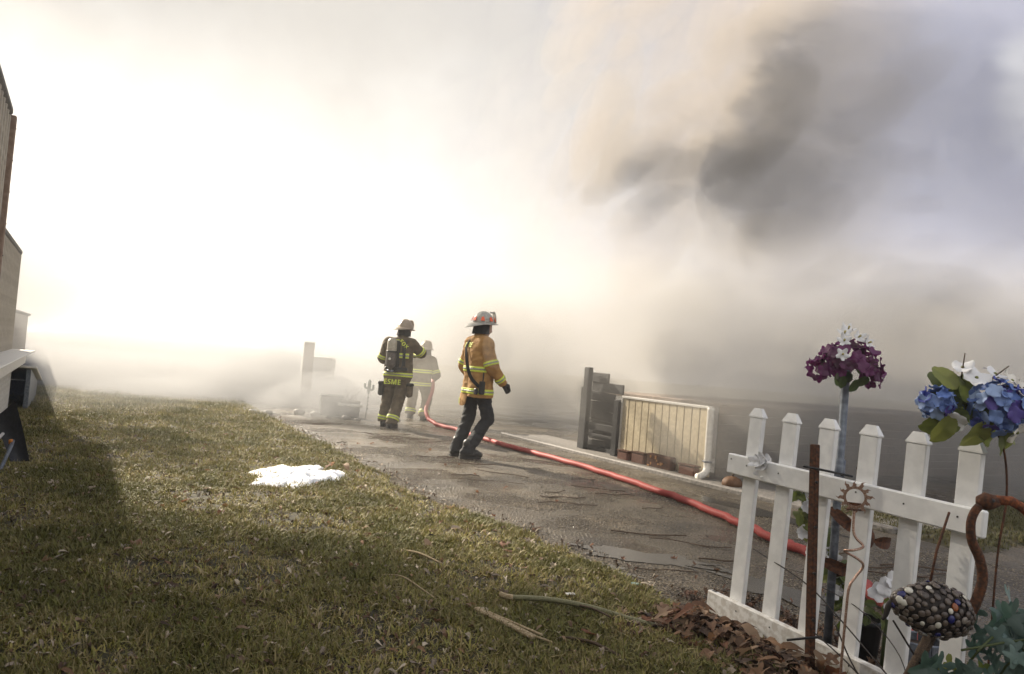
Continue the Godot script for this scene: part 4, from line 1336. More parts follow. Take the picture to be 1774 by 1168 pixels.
func garden():
	fence()
	var white := tinted(0.6, 0.4)
	white.vertex_color_use_as_albedo = false
	white.albedo_color = lin(0.72, 0.72, 0.73)
	var cream := white.duplicate()
	cream.albedo_color = lin(0.70, 0.67, 0.60)
	var petal := func(r, g, b):
		var m: StandardMaterial3D = white.duplicate()
		m.albedo_color = lin(r, g, b)
		var mx := maxf(r, maxf(g, b))
		m.backlight = lin(r / mx * 0.14, g / mx * 0.14, b / mx * 0.14)
		return m
	var purples := [petal.call(0.055, 0.005, 0.042), petal.call(0.085, 0.010, 0.065), petal.call(0.035, 0.004, 0.022), petal.call(0.11, 0.018, 0.09)]
	var blues := [petal.call(0.075, 0.14, 0.38), petal.call(0.16, 0.25, 0.52), petal.call(0.035, 0.055, 0.27), petal.call(0.28, 0.38, 0.60), petal.call(0.19, 0.28, 0.52), petal.call(0.06, 0.04, 0.23)]
	var greens := [petal.call(0.085, 0.105, 0.018), petal.call(0.045, 0.062, 0.012), petal.call(0.15, 0.165, 0.035), petal.call(0.022, 0.035, 0.010)]
	var fl := [flower_mesh(4, 0.030, 0.3, 0.62, 1), flower_mesh(4, 0.027, 0.5, 0.60, 2), flower_mesh(4, 0.032, 0.15, 0.64, 3)]
	var lily := [flower_mesh(5, 0.036, 0.5, 0.34, 4), flower_mesh(5, 0.032, 0.25, 0.36, 5)]
	var dog := [flower_mesh(4, 0.050, 0.12, 0.58, 6), flower_mesh(4, 0.045, 0.35, 0.55, 7)]
	var rose := [flower_mesh(5, 0.036, 0.7, 0.5, 8), flower_mesh(5, 0.030, 0.9, 0.5, 9)]
	var lf := [leaf_mesh(0.125, 0.052, 0, 0.5, 1), leaf_mesh(0.14, 0.062, 0, 0.8, 2), leaf_mesh(0.11, 0.045, 0, 0.3, 3)]
	var small_leaf := [leaf_mesh(0.055, 0.022, 0, 0.6, 4), leaf_mesh(0.045, 0.02, 0, 0.3, 5)]
	var centre_m := plain(lin(0.35, 0.30, 0.10), 0.7)
	# --- grey pole and the purple flowers on it
	var pole := thing("grey_pole", "grey metal pole behind the fence that carries the purple flowers", "pole", Vector3(1.65, 0, -3.70))
	obj("shaft", tube_mesh([Vector3(0, -0.05, 0), Vector3(0.03, 1.375, -0.05)], 0.0195, 14), M.galv, pole)
	obj("sleeve", tube_mesh([Vector3(0.016, 0.78, -0.028), Vector3(0.0205, 0.93, -0.034)], 0.027, 14), M.galv, pole)
	obj("bolt", tube_mesh([Vector3(0.019, 0.86, 0.0), Vector3(0.019, 0.86, 0.01)], 0.009, 6), M.wire, pole)
	var pb := thing("flower_bouquet", "dome of purple silk hydrangeas topped with small white lilies on the grey pole", "flowers", Vector3(1.672, 1.40, -3.75))
	cluster(pb, "purple_floret", fl, purples, Vector3(0.02, -0.01, 0), Vector3(0.145, 0.125, 0.145), 74, -0.25)
	cluster(pb, "purple_floret", fl, purples, Vector3(-0.135, -0.03, 0.02), Vector3(0.05, 0.06, 0.06), 12, -0.9)
	cluster(pb, "purple_floret", fl, purples, Vector3(0.14, -0.045, 0.0), Vector3(0.045, 0.05, 0.06), 11, -0.9)
	for q in [[-0.025, 0.155, 0.03], [0.005, 0.18, 0.0], [-0.045, 0.115, 0.075], [0.035, 0.14, 0.05], [-0.075, 0.045, 0.135], [0.08, 0.115, 0.06]]:
		var w := obj("white_lily", lily[rng.randi() % 2], white, pb, Transform3D(facing(Vector3(q[0] * 2.0, q[1], q[2] * 3.0 + 0.1), rng.randf() * TAU), Vector3(q[0], q[1], q[2])))
		obj("stamen", tube_mesh([Vector3(0, 0, 0), Vector3(0, 0, 0.018)], [0.004, 0.006], 5), centre_m, w)
	for q in [[-0.05, -0.075, 0.09, 0.2], [0.03, -0.09, 0.08, -0.3], [0.09, -0.075, 0.07, -0.9], [-0.02, -0.07, -0.05, 0.5], [0.02, -0.06, 0.11, 2.8]]:
		obj("leaf", lf[2], greens[3], pb, Transform3D(Basis(Vector3.BACK, q[3] + PI) * Basis(Vector3.RIGHT, -0.3), Vector3(q[0], q[1] + 0.02, q[2])).scaled_local(Vector3.ONE * 0.62))
	obj("florist_foam", box(Vector3(0.0, -0.06, 0), Vector3(0.07, 0.06, 0.07), 0.02), greens[3], pb)
	# --- blue flowers over the right end of the fence
	var bb := thing("flower_bouquet", "blue silk hydrangeas with white blossoms and broad green leaves over the fence end", "flowers", Vector3(1.75, 1.245, -2.88))
	bb.scale = Vector3.ONE * 0.92
	cluster(bb, "blue_floret", fl, blues, Vector3(-0.115, 0.005, 0.0), Vector3(0.062, 0.066, 0.062), 30, -0.85)
	cluster(bb, "blue_floret", fl, blues, Vector3(0.105, 0.005, 0.04), Vector3(0.105, 0.11, 0.105), 76, -0.85)
	for q in [[0.015, 0.125, 0.05, 0.1], [-0.015, 0.165, 0.0, 0.6], [0.05, 0.135, 0.0, 1.4], [0.175, 0.125, 0.03, 2.0], [0.215, 0.09, 0.05, 0.4], [0.20, 0.045, 0.10, 1.0], [0.16, -0.085, 0.10, 0.3], [0.135, 0.15, -0.02, 2.6], [-0.06, -0.06, 0.05, 1.9]]:
		var w := obj("white_blossom", dog[rng.randi() % 2], cream if q[0] > 0.15 else white, bb, Transform3D(facing(Vector3(q[0] - 0.05, q[1] * 1.5, 0.14), q[3]), Vector3(q[0], q[1], q[2])))
		obj("blossom_centre", tube_mesh([Vector3(0, 0, 0), Vector3(0, 0, 0.006)], [0.008, 0.005], 7), greens[2], w)
	for q in [[-0.05, 0.07, 0.02, 0.5, 0, 2], [-0.02, 0.02, 0.04, -0.2, 0, 0], [-0.01, -0.02, 0.05, 2.2, 1, 1], [-0.075, -0.04, 0.05, 2.75, 0, 2], [0.03, -0.05, 0.09, 3.0, 1, 2], [0.0, 0.05, 0.0, 0.9, 1, 1], [-0.04, -0.055, 0.05, 2.0, 1, 0], [0.03, -0.07, 0.05, -2.1, 1, 0], [0.12, -0.09, 0.06, -2.4, 1, 0], [0.16, -0.08, 0.03, -1.8, 1, 2], [-0.02, 0.0, 0.02, 1.4, 1, 3], [0.01, -0.03, 0.03, -1.2, 1, 3], [0.0, 0.0, 0.0, 0.2, 1, 3], [-0.05, 0.0, 0.0, -1.7, 0, 1], [0.02, 0.03, 0.06, 3.5, 0, 3], [0.2, 0.02, 0.08, -1.2, 2, 2]]:
		obj("leaf", lf[q[4]], greens[q[5]], bb, Transform3D(Basis(Vector3.BACK, q[3]) * Basis(Vector3.RIGHT, rng.randf_range(-0.5, 0.1)), Vector3(q[0], q[1], q[2])))
	for q in [[-0.02, 0.10, 0.0, -0.015, 0.225, 0.01], [0.03, 0.10, 0.02, 0.12, 0.135, 0.03], [0.1, 0.12, 0.0, 0.165, 0.185, 0.02], [0.14, 0.1, 0.05, 0.23, 0.10, 0.05]]:
		obj("twig", tube_mesh([Vector3(q[0], q[1], q[2]), Vector3(q[3], q[4], q[5])], [0.0035, 0.0025], 5), M.bark, bb)
	obj("stem_wire", tube_mesh(curve([Vector3(0.11, -0.05, 0.0), Vector3(0.175, -0.16, 0.0), Vector3(0.185, -0.36, 0.02), Vector3(0.14, -0.62, 0.05), Vector3(0.12, -1.2, 0.06)], 5), 0.0045, 6), M.rust, bb)
	# --- small white flowers tied to the rail
	var rf := thing("white_flower_spray", "small spray of white silk roses tied to the left end of the top rail", "flowers", Vector3(1.352, 0.862, -3.86))
	for q in [[0, 0, 0.02], [-0.03, 0.012, 0.0], [0.03, 0.016, 0.0], [0.005, -0.032, 0.0], [-0.012, 0.02, 0.02]]:
		obj("white_rose", rose[rng.randi() % 2], white, rf, Transform3D(facing(FN + Vector3(q[0] * 6, 0.3 + q[1] * 6, 0.2), rng.randf() * TAU), Vector3(q[0], q[1], q[2]) + FN * 0.03))
	for i in 9:
		var a := rng.randf() * TAU
		obj("leaf", small_leaf[i % 2], greens[rng.randi() % 4], rf, Transform3D(facing(FN + Vector3(0, 0.4, 0.3), a), FN * 0.02))
	# --- vine of white blossoms hanging behind the fence
	var vine := thing("flower_vine", "green vine with white blossoms hanging behind the second gap of the fence", "vine", Vector3(1.56, 0, -3.93))
	var vp := curve([Vector3(-0.02, 0.80, 0), Vector3(0.01, 0.70, 0.02), Vector3(0.05, 0.58, 0.02), Vector3(0.10, 0.46, 0.04), Vector3(0.17, 0.36, 0.08), Vector3(0.21, 0.26, 0.12), Vector3(0.22, 0.12, 0.14)], 6)
	obj("stem", tube_mesh(vp, 0.004, 5), greens[1], vine)
	for i in 130:
		var p: Vector3 = vp[rng.randi() % vp.size()]
		var o := Vector3(rng.randf_range(-0.05, 0.05), rng.randf_range(-0.04, 0.04), rng.randf_range(-0.04, 0.04))
		if i % 6 == 0:
			obj("white_blossom", rose[i % 2], white, vine, Transform3D(facing(Vector3(o.x * 4, 0.2, 1), rng.randf() * TAU), p + o))
		else:
			obj("leaf", small_leaf[i % 2], greens[rng.randi() % 3], vine, Transform3D(facing(Vector3(rng.randf_range(-1, 1), 0.6, 1), rng.randf() * TAU).scaled_local(Vector3.ONE * 1.25), p + o))
	# --- potted white geranium further right
	var ger := thing("white_geranium", "white flowers with green leaves in the fence gap left of the pebble bird", "flowers", Vector3(1.80, 0.0, -3.46))
	for i in 16:
		var o := Vector3(rng.randf_range(-0.07, 0.07), 0.30 + rng.randf_range(-0.06, 0.05), rng.randf_range(-0.04, 0.05))
		obj("leaf", small_leaf[i % 2], greens[rng.randi() % 2], ger, Transform3D(facing(Vector3(rng.randf_range(-1, 1), 0.8, 1), rng.randf() * TAU), o))
	for q in [[-0.02, 0.40, 0.03], [0.02, 0.43, 0.02], [0.05, 0.39, 0.02], [0.085, 0.34, 0.04], [0.10, 0.30, 0.04], [-0.05, 0.37, 0.02], [0.0, 0.30, 0.06]]:
		obj("white_blossom", dog[1], white, ger, Transform3D(facing(Vector3(q[0] * 4, 0.3, 1), rng.randf() * TAU), Vector3(q[0], q[1], q[2])))
	obj("stem", tube_mesh([Vector3(0, 0, 0), Vector3(0.01, 0.3, 0.0)], 0.012, 6), greens[1], ger)
	# --- rusty stake tied to the fence
	var sk := thing("rusty_stake", "square rusty iron stake tied to the front of the fence", "stake", Vector3(1.425, 0, -3.35))
	var sb := Basis(Vector3(1, 0, 0), Vector3(0.064, 1, -0.10).normalized(), Vector3(0, 0, 1)).orthonormalized()
	obj("bar", box(sb * Vector3(0, 0.49, 0), Vector3(0.034, 1.06, 0.034), 0.004, sb * Basis(Vector3.UP, 0.5)), M.rust, sk)
	for i in 4:
		obj("bolt", tube_mesh([sb * Vector3(0.0, 0.25 + i * 0.2, 0.024), sb * Vector3(0.0, 0.25 + i * 0.2, 0.034)], 0.007, 6), M.wire, sk)
	obj("cable_tie", tube_mesh(curve([Vector3(-0.06, 0.915, -0.07), Vector3(0.03, 0.905, -0.055), Vector3(0.07, 0.90, -0.055), Vector3(0.17, 0.885, -0.08)], 4), 0.0055, 6), M.black, sk)
	obj("cable_tie", tube_mesh([Vector3(-0.11, 0.155, 0.0), Vector3(-0.02, 0.185, 0.035), Vector3(0.03, 0.19, 0.03)], 0.0055, 6), M.black, sk)
	# --- sun on a twisted rod
	var sn := thing("sun_ornament", "copper sun with wavy rays on a twisted rod in front of the rail", "garden ornament", Vector3(1.506, 0.824, -3.20))
	var ringst := begin(false)
	var ring_o := PackedVector2Array()
	for i in 24: ring_o.append(Vector2(cos(TAU * i / 24), sin(TAU * i / 24)) * 0.047)
	for i in 24:
		var a := TAU * i / 24
		var b := TAU * (i + 1) / 24
		prism(ringst, PackedVector2Array([Vector2(cos(a), sin(a)) * 0.036, Vector2(cos(a), sin(a)) * 0.047, Vector2(cos(b), sin(b)) * 0.047, Vector2(cos(b), sin(b)) * 0.036]), 0.004, Transform3D(Basis(Vector3.UP, -0.35), Vector3.ZERO))
	obj("ring", ringst, M.copper, sn)
	for i in 12:
		var a := TAU * (i + 0.3) / 12
		var st := begin(false)
		var l := 0.030 if i % 2 else 0.022
		prism(st, PackedVector2Array([Vector2(-0.008, 0.045), Vector2(0.008, 0.045), Vector2(0.011, 0.045 + l * 0.45), Vector2(0.004, 0.045 + l * 0.7), Vector2(0.010, 0.047 + l), Vector2(-0.003, 0.045 + l * 0.72), Vector2(-0.003, 0.045 + l * 0.4)]), 0.003, Transform3D(Basis(Vector3.UP, -0.35) * Basis(Vector3.BACK, a), Vector3.ZERO))
		obj("ray", st, M.copper, sn)
	obj("face_plate", box(Vector3(0, -0.030, -0.004), Vector3(0.055, 0.014, 0.004), 0.002, Basis(Vector3.UP, -0.35)), M.rust, sn)
	obj("bracket", box(Vector3(0.0, -0.052, 0.0), Vector3(0.07, 0.006, 0.02), 0.002), M.rust, sn)
	var tw := curve([Vector3(0.0, -0.05, 0), Vector3(-0.004, -0.13, 0.01), Vector3(0.004, -0.165, 0.02), Vector3(0.028, -0.195, 0.04), Vector3(-0.02, -0.21, 0.06), Vector3(-0.045, -0.222, 0.03), Vector3(0.0, -0.245, 0.06), Vector3(0.028, -0.275, 0.05), Vector3(0.0, -0.32, 0.05), Vector3(-0.028, -0.36, 0.06), Vector3(-0.04, -0.45, 0.07), Vector3(-0.065, -0.83, 0.10)], 6)
	obj("twisted_rod", tube_mesh(tw, 0.0055, 7), M.copper, sn)
	# --- rusty spear ornament behind the fence
	var sp := thing("spear_ornament", "rusty spear tipped garden ornament with curled leaves behind the fence", "garden ornament", Vector3(1.72, 0, -3.62))
	obj("shaft", tube_mesh([Vector3(0, 0, 0), Vector3(0.03, 0.88, -0.05)], 0.007, 6), M.rust, sp)
	var tip := begin(false)
	prism(tip, PackedVector2Array([Vector2(-0.012, 0), Vector2(0.012, 0), Vector2(0.026, 0.03), Vector2(0.012, 0.06), Vector2(0, 0.125), Vector2(-0.012, 0.06), Vector2(-0.026, 0.03)]), 0.006, Transform3D(Basis(), Vector3(0.03, 0.87, -0.05)))
	obj("spear_tip", tip, M.rust, sp)
	for q in [[0.0, 0.60, 0.8], [0.03, 0.52, -0.9], [0.0, 0.40, 1.3], [0.04, 0.66, -0.4], [0.02, 0.47, 2.6], [0.10, 0.56, -1.7]]:
		obj("iron_leaf", leaf_mesh(0.13, 0.04, 0, 1.2, int(q[1] * 100)), M.rust, sp, Transform3D(Basis(Vector3.BACK, q[2]), Vector3(q[0], q[1], -0.03)))
	# --- pots behind the fence
	var pot := thing("black_pot", "black plastic plant pot behind the fence beside the grey pole", "plant pot", Vector3(1.775, 0, -3.62))
	var ps := begin()
	lathe(ps, [Vector2(0.0, 0.004), Vector2(0.07, 0.004), Vector2(0.09, 0.18), Vector2(0.098, 0.18), Vector2(0.098, 0.20), Vector2(0.085, 0.20), Vector2(0.08, 0.165), Vector2(0.0, 0.16)], Vector3.ZERO, 20)
	obj("body", ps, M.black, pot)
	obj("soil", tube_mesh([Vector3(0, 0.166, 0), Vector3(0, 0.176, 0)], 0.079, 16), M.bark, pot)
	var tub := thing("wooden_tub", "weathered grey slatted tub behind the fence left of the pebble bird", "tub", Vector3(1.88, 0, -3.32))
	for i in 14:
		var a := TAU * i / 14
		obj("slat", box(Vector3(cos(a) * 0.095, 0.11, sin(a) * 0.095), Vector3(0.014, 0.22, 0.040), 0.004, Basis(Vector3.UP, -a)), M.galv, tub)
	obj("soil", tube_mesh([Vector3(0, 0.17, 0), Vector3(0, 0.185, 0)], 0.088, 14), M.bark, tub)
	# --- thin bent wires in front of the fence
	var wires := [[[1.33, 0.42, -3.9], [1.46, 0.36, -3.55], [1.52, 0.28, -3.3], [1.56, 0.19, -3.0], [1.60, 0.10, -2.75]], [[1.52, 0.35, -3.6], [1.60, 0.33, -3.3], [1.63, 0.24, -3.0], [1.60, 0.08, -2.85]], [[1.45, 0.30, -3.2], [1.48, 0.16, -3.05], [1.55, 0.06, -2.9], [1.62, 0.0, -2.75]], [[1.43, 0.20, -3.35], [1.50, 0.14, -3.1], [1.56, 0.04, -2.9]]]
	var wl := ["long dark wire slanting across the fence from the second picket to the bird", "thin wire arching over the fourth picket of the fence", "curved thin wire rising from the leaves beside the twisted rod", "short dark wire slanting from the foot of the rusty stake"]
	for i in 4:
		var pts := []
		for p in wires[i]: pts.append(Vector3(p[0], p[1], p[2]))
		tag(obj("bent_wire", tube_mesh(curve(pts, 6), 0.0032 if i != 1 else 0.0022, 5), M.wire), wl[i], "wire")
	bird(greens)
	ivy(greens)

func bird(_greens: Array):
	var b := thing("pebble_bird", "metal heron whose round body is set with pebbles and glass gems", "garden sculpture", Vector3(1.51, 0, -2.60))
	var tilt := Basis(Vector3.BACK, -0.16)
	var c := Vector3(0.0, 0.548, 0)
	var R := Vector3(0.142, 0.092, 0.075)
	var st := begin()
	sheet(st, 24, 12, func(u, v):
		var el: float = (v - 0.5) * PI
		var x: float = cos(u * TAU) * cos(el)
		var sq: float = 1.0 - 0.30 * max(0.0, -x) 
		return c + tilt * (Vector3(x, sin(el) * sq, -sin(u * TAU) * cos(el) * sq) * (R - Vector3.ONE * 0.006)))
	obj("body", st, M.wire, b)
	var peb := SphereMesh.new()
	peb.radius = 1.0
	peb.height = 2.0
	peb.radial_segments = 12
	peb.rings = 6
	var tones := [tex(lin(0.075, 0.056, 0.045), lin(0.13, 0.10, 0.08), 0.1, 0.3), tex(lin(0.05, 0.038, 0.032), lin(0.09, 0.07, 0.058), 0.1, 0.3), tex(lin(0.15, 0.125, 0.105), lin(0.22, 0.19, 0.16), 0.1, 0.25)]
	var pale := plain(lin(0.55, 0.53, 0.46), 0.2)
	var glass := plain(lin(0.012, 0.014, 0.10), 0.05)
	var amber := plain(lin(0.22, 0.06, 0.012), 0.1)
	var n := 230
	for i in n:
		var y := 1.0 - 2.0 * (i + 0.5) / n
		var a := i * 2.39996
		var rad := sqrt(1.0 - y * y)
		var d := Vector3(cos(a) * rad, y, sin(a) * rad)
		if d.z < -0.45: continue
		var sq: float = 1.0 - 0.30 * max(0.0, -d.x)
		var p := Vector3(d.x, d.y * sq, d.z * sq) * R
		var nrm := Vector3(d.x / R.x, d.y / R.y, d.z / R.z).normalized()
		var s := 0.0072 + 0.0065 * pow(rng.randf(), 1.5)
		p += Vector3(rng.randf_range(-1, 1), rng.randf_range(-1, 1), 0) * 0.004
		var t := rng.randf()
		var m: Material = tones[0] if t < 0.42 else tones[1] if t < 0.74 else tones[2] if t < 0.90 else pale
		var nm := "pebble"
		if i % 19 == 7:
			m = glass
			nm = "blue_glass_gem"
		elif i == 66:
			m = amber
			nm = "amber_gem"
		obj(nm, peb, m, b, Transform3D((tilt * facing(nrm, rng.randf() * TAU)).scaled_local(Vector3(s * 1.15, s, s * 0.5)), c + tilt * p))
	var nk := curve([Vector3(0.125, 0.53, 0.0), Vector3(0.15, 0.585, 0.0), Vector3(0.168, 0.66, 0.0), Vector3(0.155, 0.73, 0.0), Vector3(0.125, 0.79, 0.0), Vector3(0.117, 0.85, 0.0), Vector3(0.130, 0.895, 0.0), Vector3(0.158, 0.925, 0.0)], 6)
	var rr := []
	for i in nk.size(): rr.append(lerpf(0.0185, 0.0135, float(i) / nk.size()))
	obj("neck", tube_mesh(nk, rr, 10), M.rust, b)
	obj("head", tube_mesh([Vector3(0.135, 0.918, 0.0), Vector3(0.145, 0.924, 0.0), Vector3(0.166, 0.930, 0.0), Vector3(0.19, 0.929, 0.0), Vector3(0.212, 0.925, 0.0)], [0.008, 0.024, 0.031, 0.025, 0.010], 12), M.rust, b)
	for s in [-1.0, 1.0]: obj("eye", tube_mesh([Vector3(0.172, 0.937, 0.024 * s), Vector3(0.173, 0.938, 0.031 * s)], [0.008, 0.005], 8), M.black, b)
	var bk: StandardMaterial3D = M.rust.duplicate()
	bk.albedo_color = Color(1.5, 1.35, 1.25)
	obj("beak", tube_mesh([Vector3(0.19, 0.936, 0.0), Vector3(0.25, 0.938, 0.0), Vector3(0.285, 0.922, 0.0), Vector3(0.33, 0.88, 0.0), Vector3(0.38, 0.835, 0.0)], [0.018, 0.017, 0.0155, 0.010, 0.003], 8), bk, b)
	obj("tail", tube_mesh(curve([Vector3(-0.11, 0.585, 0.0), Vector3(-0.145, 0.555, 0.0), Vector3(-0.157, 0.515, 0.0), Vector3(-0.168, 0.50, 0.0)], 4), [0.012, 0.012, 0.012, 0.011, 0.011, 0.010, 0.010, 0.009, 0.008, 0.007, 0.006, 0.006, 0.005], 7), M.wire, b)
	for q in [[-0.02, 0.46, -0.095, 0.02], [0.02, 0.45, -0.05, -0.02]]:
		obj("leg", tube_mesh([Vector3(q[0], q[1], q[3]), Vector3(q[2], 0.30, q[3]), Vector3(q[2] - 0.02, 0.0, q[3] * 2.0)], [0.014, 0.011, 0.012], 7), M.bark, b)
	obj("wing_rod", tube_mesh([Vector3(0.02, 0.60, -0.06), Vector3(0.07, 0.73, -0.11), Vector3(0.13, 0.86, -0.15)], 0.0045, 6), M.rust, b)
	obj("wing_rod", tube_mesh([Vector3(-0.13, 0.50, 0.0), Vector3(-0.05, 0.38, 0.02), Vector3(0.06, 0.26, 0.04)], 0.0035, 6), M.wire, b)

func ivy(greens: Array):
	var iv := thing("ivy_plant", "bluish green ivy spilling from the right corner below the pebble bird", "plant", Vector3(1.72, 0, -2.56))
	var teal := []
	for q in [[0.040, 0.078, 0.062], [0.065, 0.112, 0.095], [0.025, 0.050, 0.038], [0.10, 0.15, 0.135]]:
		var m: StandardMaterial3D = greens[0].duplicate()
		m.albedo_color = lin(q[0], q[1], q[2])
		m.backlight = lin(q[0] / q[1] * 0.1, 0.1, q[2] / q[1] * 0.1)
		m.roughness = 0.45
		teal.append(m)
	var lv := [leaf_mesh(0.085, 0.048, 5, 0.4, 11), leaf_mesh(0.095, 0.052, 5, 0.7, 12), leaf_mesh(0.07, 0.042, 5, 0.2, 13)]
	var round_leaf := [leaf_mesh(0.055, 0.03, 3, 0.5, 14)]
	for s in 9:
		var x0 := rng.randf_range(-0.12, 0.30)
		var a := curve([Vector3(x0 * 0.6 + 0.05, 0.05, -0.02), Vector3(x0, 0.34, 0.0), Vector3(x0 + rng.randf_range(-0.12, 0.12), 0.50, 0.06), Vector3(x0 + rng.randf_range(-0.2, 0.15), 0.47, 0.12)], 4)
		obj("stem", tube_mesh(a, 0.004, 5), greens[1], iv)
	for i in 170:
		var x := rng.randf_range(-0.20, 0.36)
		var top: float = 0.60 - 0.14 * max(0.0, -x / 0.2) - 0.1 * pow(max(0.0, 0.0 - x) / 0.2, 2.0)
		var y: float = lerpf(0.12, top, pow(rng.randf(), 0.6))
		if x < -0.05 and y > 0.47: continue
		var z := rng.randf_range(-0.10, 0.12) + (0.55 - y) * 0.12
		var bright := y < 0.40 and rng.randf() < 0.5
		var dir := Vector3(rng.randf_range(-0.8, 0.6), rng.randf_range(0.0, 0.9), 1.0)
		obj("leaf", round_leaf[0] if bright else lv[i % 3], greens[rng.randi() % 3] if bright else teal[rng.randi() % 4], iv, Transform3D(facing(dir, rng.randf_range(1.5, 4.8)).scaled_local(Vector3.ONE * rng.randf_range(0.75, 1.25)), Vector3(x, y, z)))
	var rim := thing("planter_bowl", "weathered stone bowl under the ivy in the bottom right corner", "planter", Vector3(1.82, 0, -2.58))
	var ps := begin()
	lathe(ps, [Vector2(0.0, 0.0), Vector2(0.13, 0.0), Vector2(0.20, 0.24), Vector2(0.215, 0.25), Vector2(0.215, 0.28), Vector2(0.19, 0.28), Vector2(0.17, 0.23), Vector2(0.0, 0.22)], Vector3.ZERO, 28)
	obj("bowl", ps, M.concrete, rim)
func debris():
	var r := RandomNumberGenerator.new()
	r.seed = 9
	var leafs := []
	for i in 5:
		leafs.append(leaf_mesh(1.0, 0.42, [5, 7, 0, 5, 3][i], [1.2, 1.6, 1.1, 0.7, 1.9][i], 40 + i))
	var tones := [Color(0.10, 0.052, 0.028), Color(0.17, 0.095, 0.05), Color(0.24, 0.16, 0.10), Color(0.13, 0.055, 0.026), Color(0.30, 0.24, 0.18), Color(0.06, 0.036, 0.024), Color(0.44, 0.37, 0.28)]
	var lm := []
	for t in tones:
		var m := plain(lin(t.r, t.g, t.b), 0.8)
		m.backlight_enabled = true
		m.backlight = lin(0.16, 0.16 * t.g / t.r, 0.16 * t.b / t.r)
		lm.append(m)
	# a melting patch of snow
	var sn := FastNoiseLite.new()
	sn.seed = 4
	sn.frequency = 2.6
	sn.fractal_octaves = 4
	var snow_r := func(a: float):
		return 0.40 + sn.get_noise_2d(cos(a) * 0.35, sin(a) * 0.35) * 0.20 + 0.13 * exp(-pow(angle_difference(a, PI) * 1.6, 2.0))
	var ss := begin()
	sheet(ss, 72, 12, func(u, v):
		var a: float = u * TAU
		var rad: float = snow_r.call(a) * (1.0 - v)
		var x := cos(a) * rad * 1.02
		var z := -sin(a) * rad * 1.75
		var edge := 1.0 - pow(1.0 - v, 5.0)
		return Vector3(x, (0.030 * edge + 0.055 * edge * (0.5 + sn.get_noise_2d(x * 1.5 + 9, z * 1.5))) - 0.012 * (1.0 - edge), z))
	var snow := obj("snow_patch", ss, M.snow)
	snow.position = Vector3(-1.95, 0.012, -7.28)
	tag(snow, "melting white patch of snow on the lawn near the driveway", "snow")
	for i in 3:
		var o := obj("fallen_leaf", leafs[i], lm[[1, 0, 2][i]])
		o.transform = Transform3D(Basis(Vector3.UP, i * 1.9) * Basis(Vector3.RIGHT, -PI / 2 + 0.25), Vector3(-1.72 + i * 0.07, 0.135, -7.55 + (i % 2) * 0.07)).scaled_local(Vector3.ONE * 0.10)
		tag(o, "dry brown leaf lying on the snow patch", "leaf", "leaves on the snow patch")
	# leaves on the lawn: the large ones singly
	var known := [[-3.87, -6.50, 0.12, 4], [-3.55, -6.05, 0.11, 4], [-4.9, -7.55, 0.11, 4], [-3.05, -4.42, 0.085, 3], [-0.50, -4.98, 0.14, 2], [-1.22, -5.40, 0.12, 0], [-1.7, -7.0, 0.1, 3], [-0.75, -4.82, 0.10, 5], [-1.6, -4.2, 0.11, 1], [-0.52, -4.0, 0.08, 4]]
	for i in 150:
		var at: Vector3
		var s := r.randf_range(0.045, 0.10)
		var t := r.randi() % 6
		if i < known.size():
			at = Vector3(known[i][0], 0, known[i][1])
			s = known[i][2]
			t = known[i][3]
		else:
			var z := -2.7 - 9.0 * pow(r.randf(), 1.6)
			at = Vector3(r.randf_range(z * 0.72, edge_x(z) - 0.05), 0, z)
		at.y = lawn_height(at.x, at.z) + 0.022
		var o := obj("fallen_leaf", leafs[r.randi() % 5], lm[t])
		o.transform = Transform3D(Basis(Vector3.UP, r.randf() * TAU) * Basis(Vector3.RIGHT, -PI / 2 + r.randf_range(-0.35, 0.35)), at).scaled_local(Vector3.ONE * s)
		tag(o, "dry curled brown leaf lying in the grass of the lawn", "leaf", "leaves scattered on the lawn")
	for i in 34:
		var z := -3.9 - 7.0 * r.randf()
		var x := edge_x(z) + r.randf_range(0.05, 1.9)
		var o := obj("fallen_leaf", leafs[r.randi() % 5], lm[[0, 3, 5][r.randi() % 3]])
		o.transform = Transform3D(Basis(Vector3.UP, r.randf() * TAU) * Basis(Vector3.RIGHT, -PI / 2 + r.randf_range(-0.2, 0.2)), Vector3(x, 0.015, z)).scaled_local(Vector3.ONE * r.randf_range(0.03, 0.075))
		tag(o, "wet dark leaf stuck to the asphalt of the driveway", "leaf", "wet leaves on the driveway")
	# crumbs of leaf and straw all over the lawn
	var tm := tinted(0.85, 0.2)
	for v in 2:
		var xs := []
		var cols := PackedColorArray()
		for i in 5200:
			var z := -2.4 - 11.0 * pow(r.randf(), 1.6)
			var x := r.randf_range(z * 0.76, edge_x(z) + 0.25)
			var s := r.randf_range(0.012, 0.048)
			xs.append(Transform3D(Basis(Vector3.UP, r.randf() * TAU) * Basis(Vector3.RIGHT, -PI / 2 + r.randf_range(-0.7, 0.7)) * Basis.from_scale(Vector3(s * 0.8, s, s)), Vector3(x, max(lawn_height(x, z), 0.0) + r.randf_range(0.006, 0.026), z)))
			cols.append(tones[[0, 1, 2, 4, 5, 6, 6, 4][r.randi() % 8]] * r.randf_range(0.5, 1.3))
		scatter("leaf_crumbs", leafs[2 + v * 2], xs, cols, tm, "crumbs of dead leaves strewn through the grass")
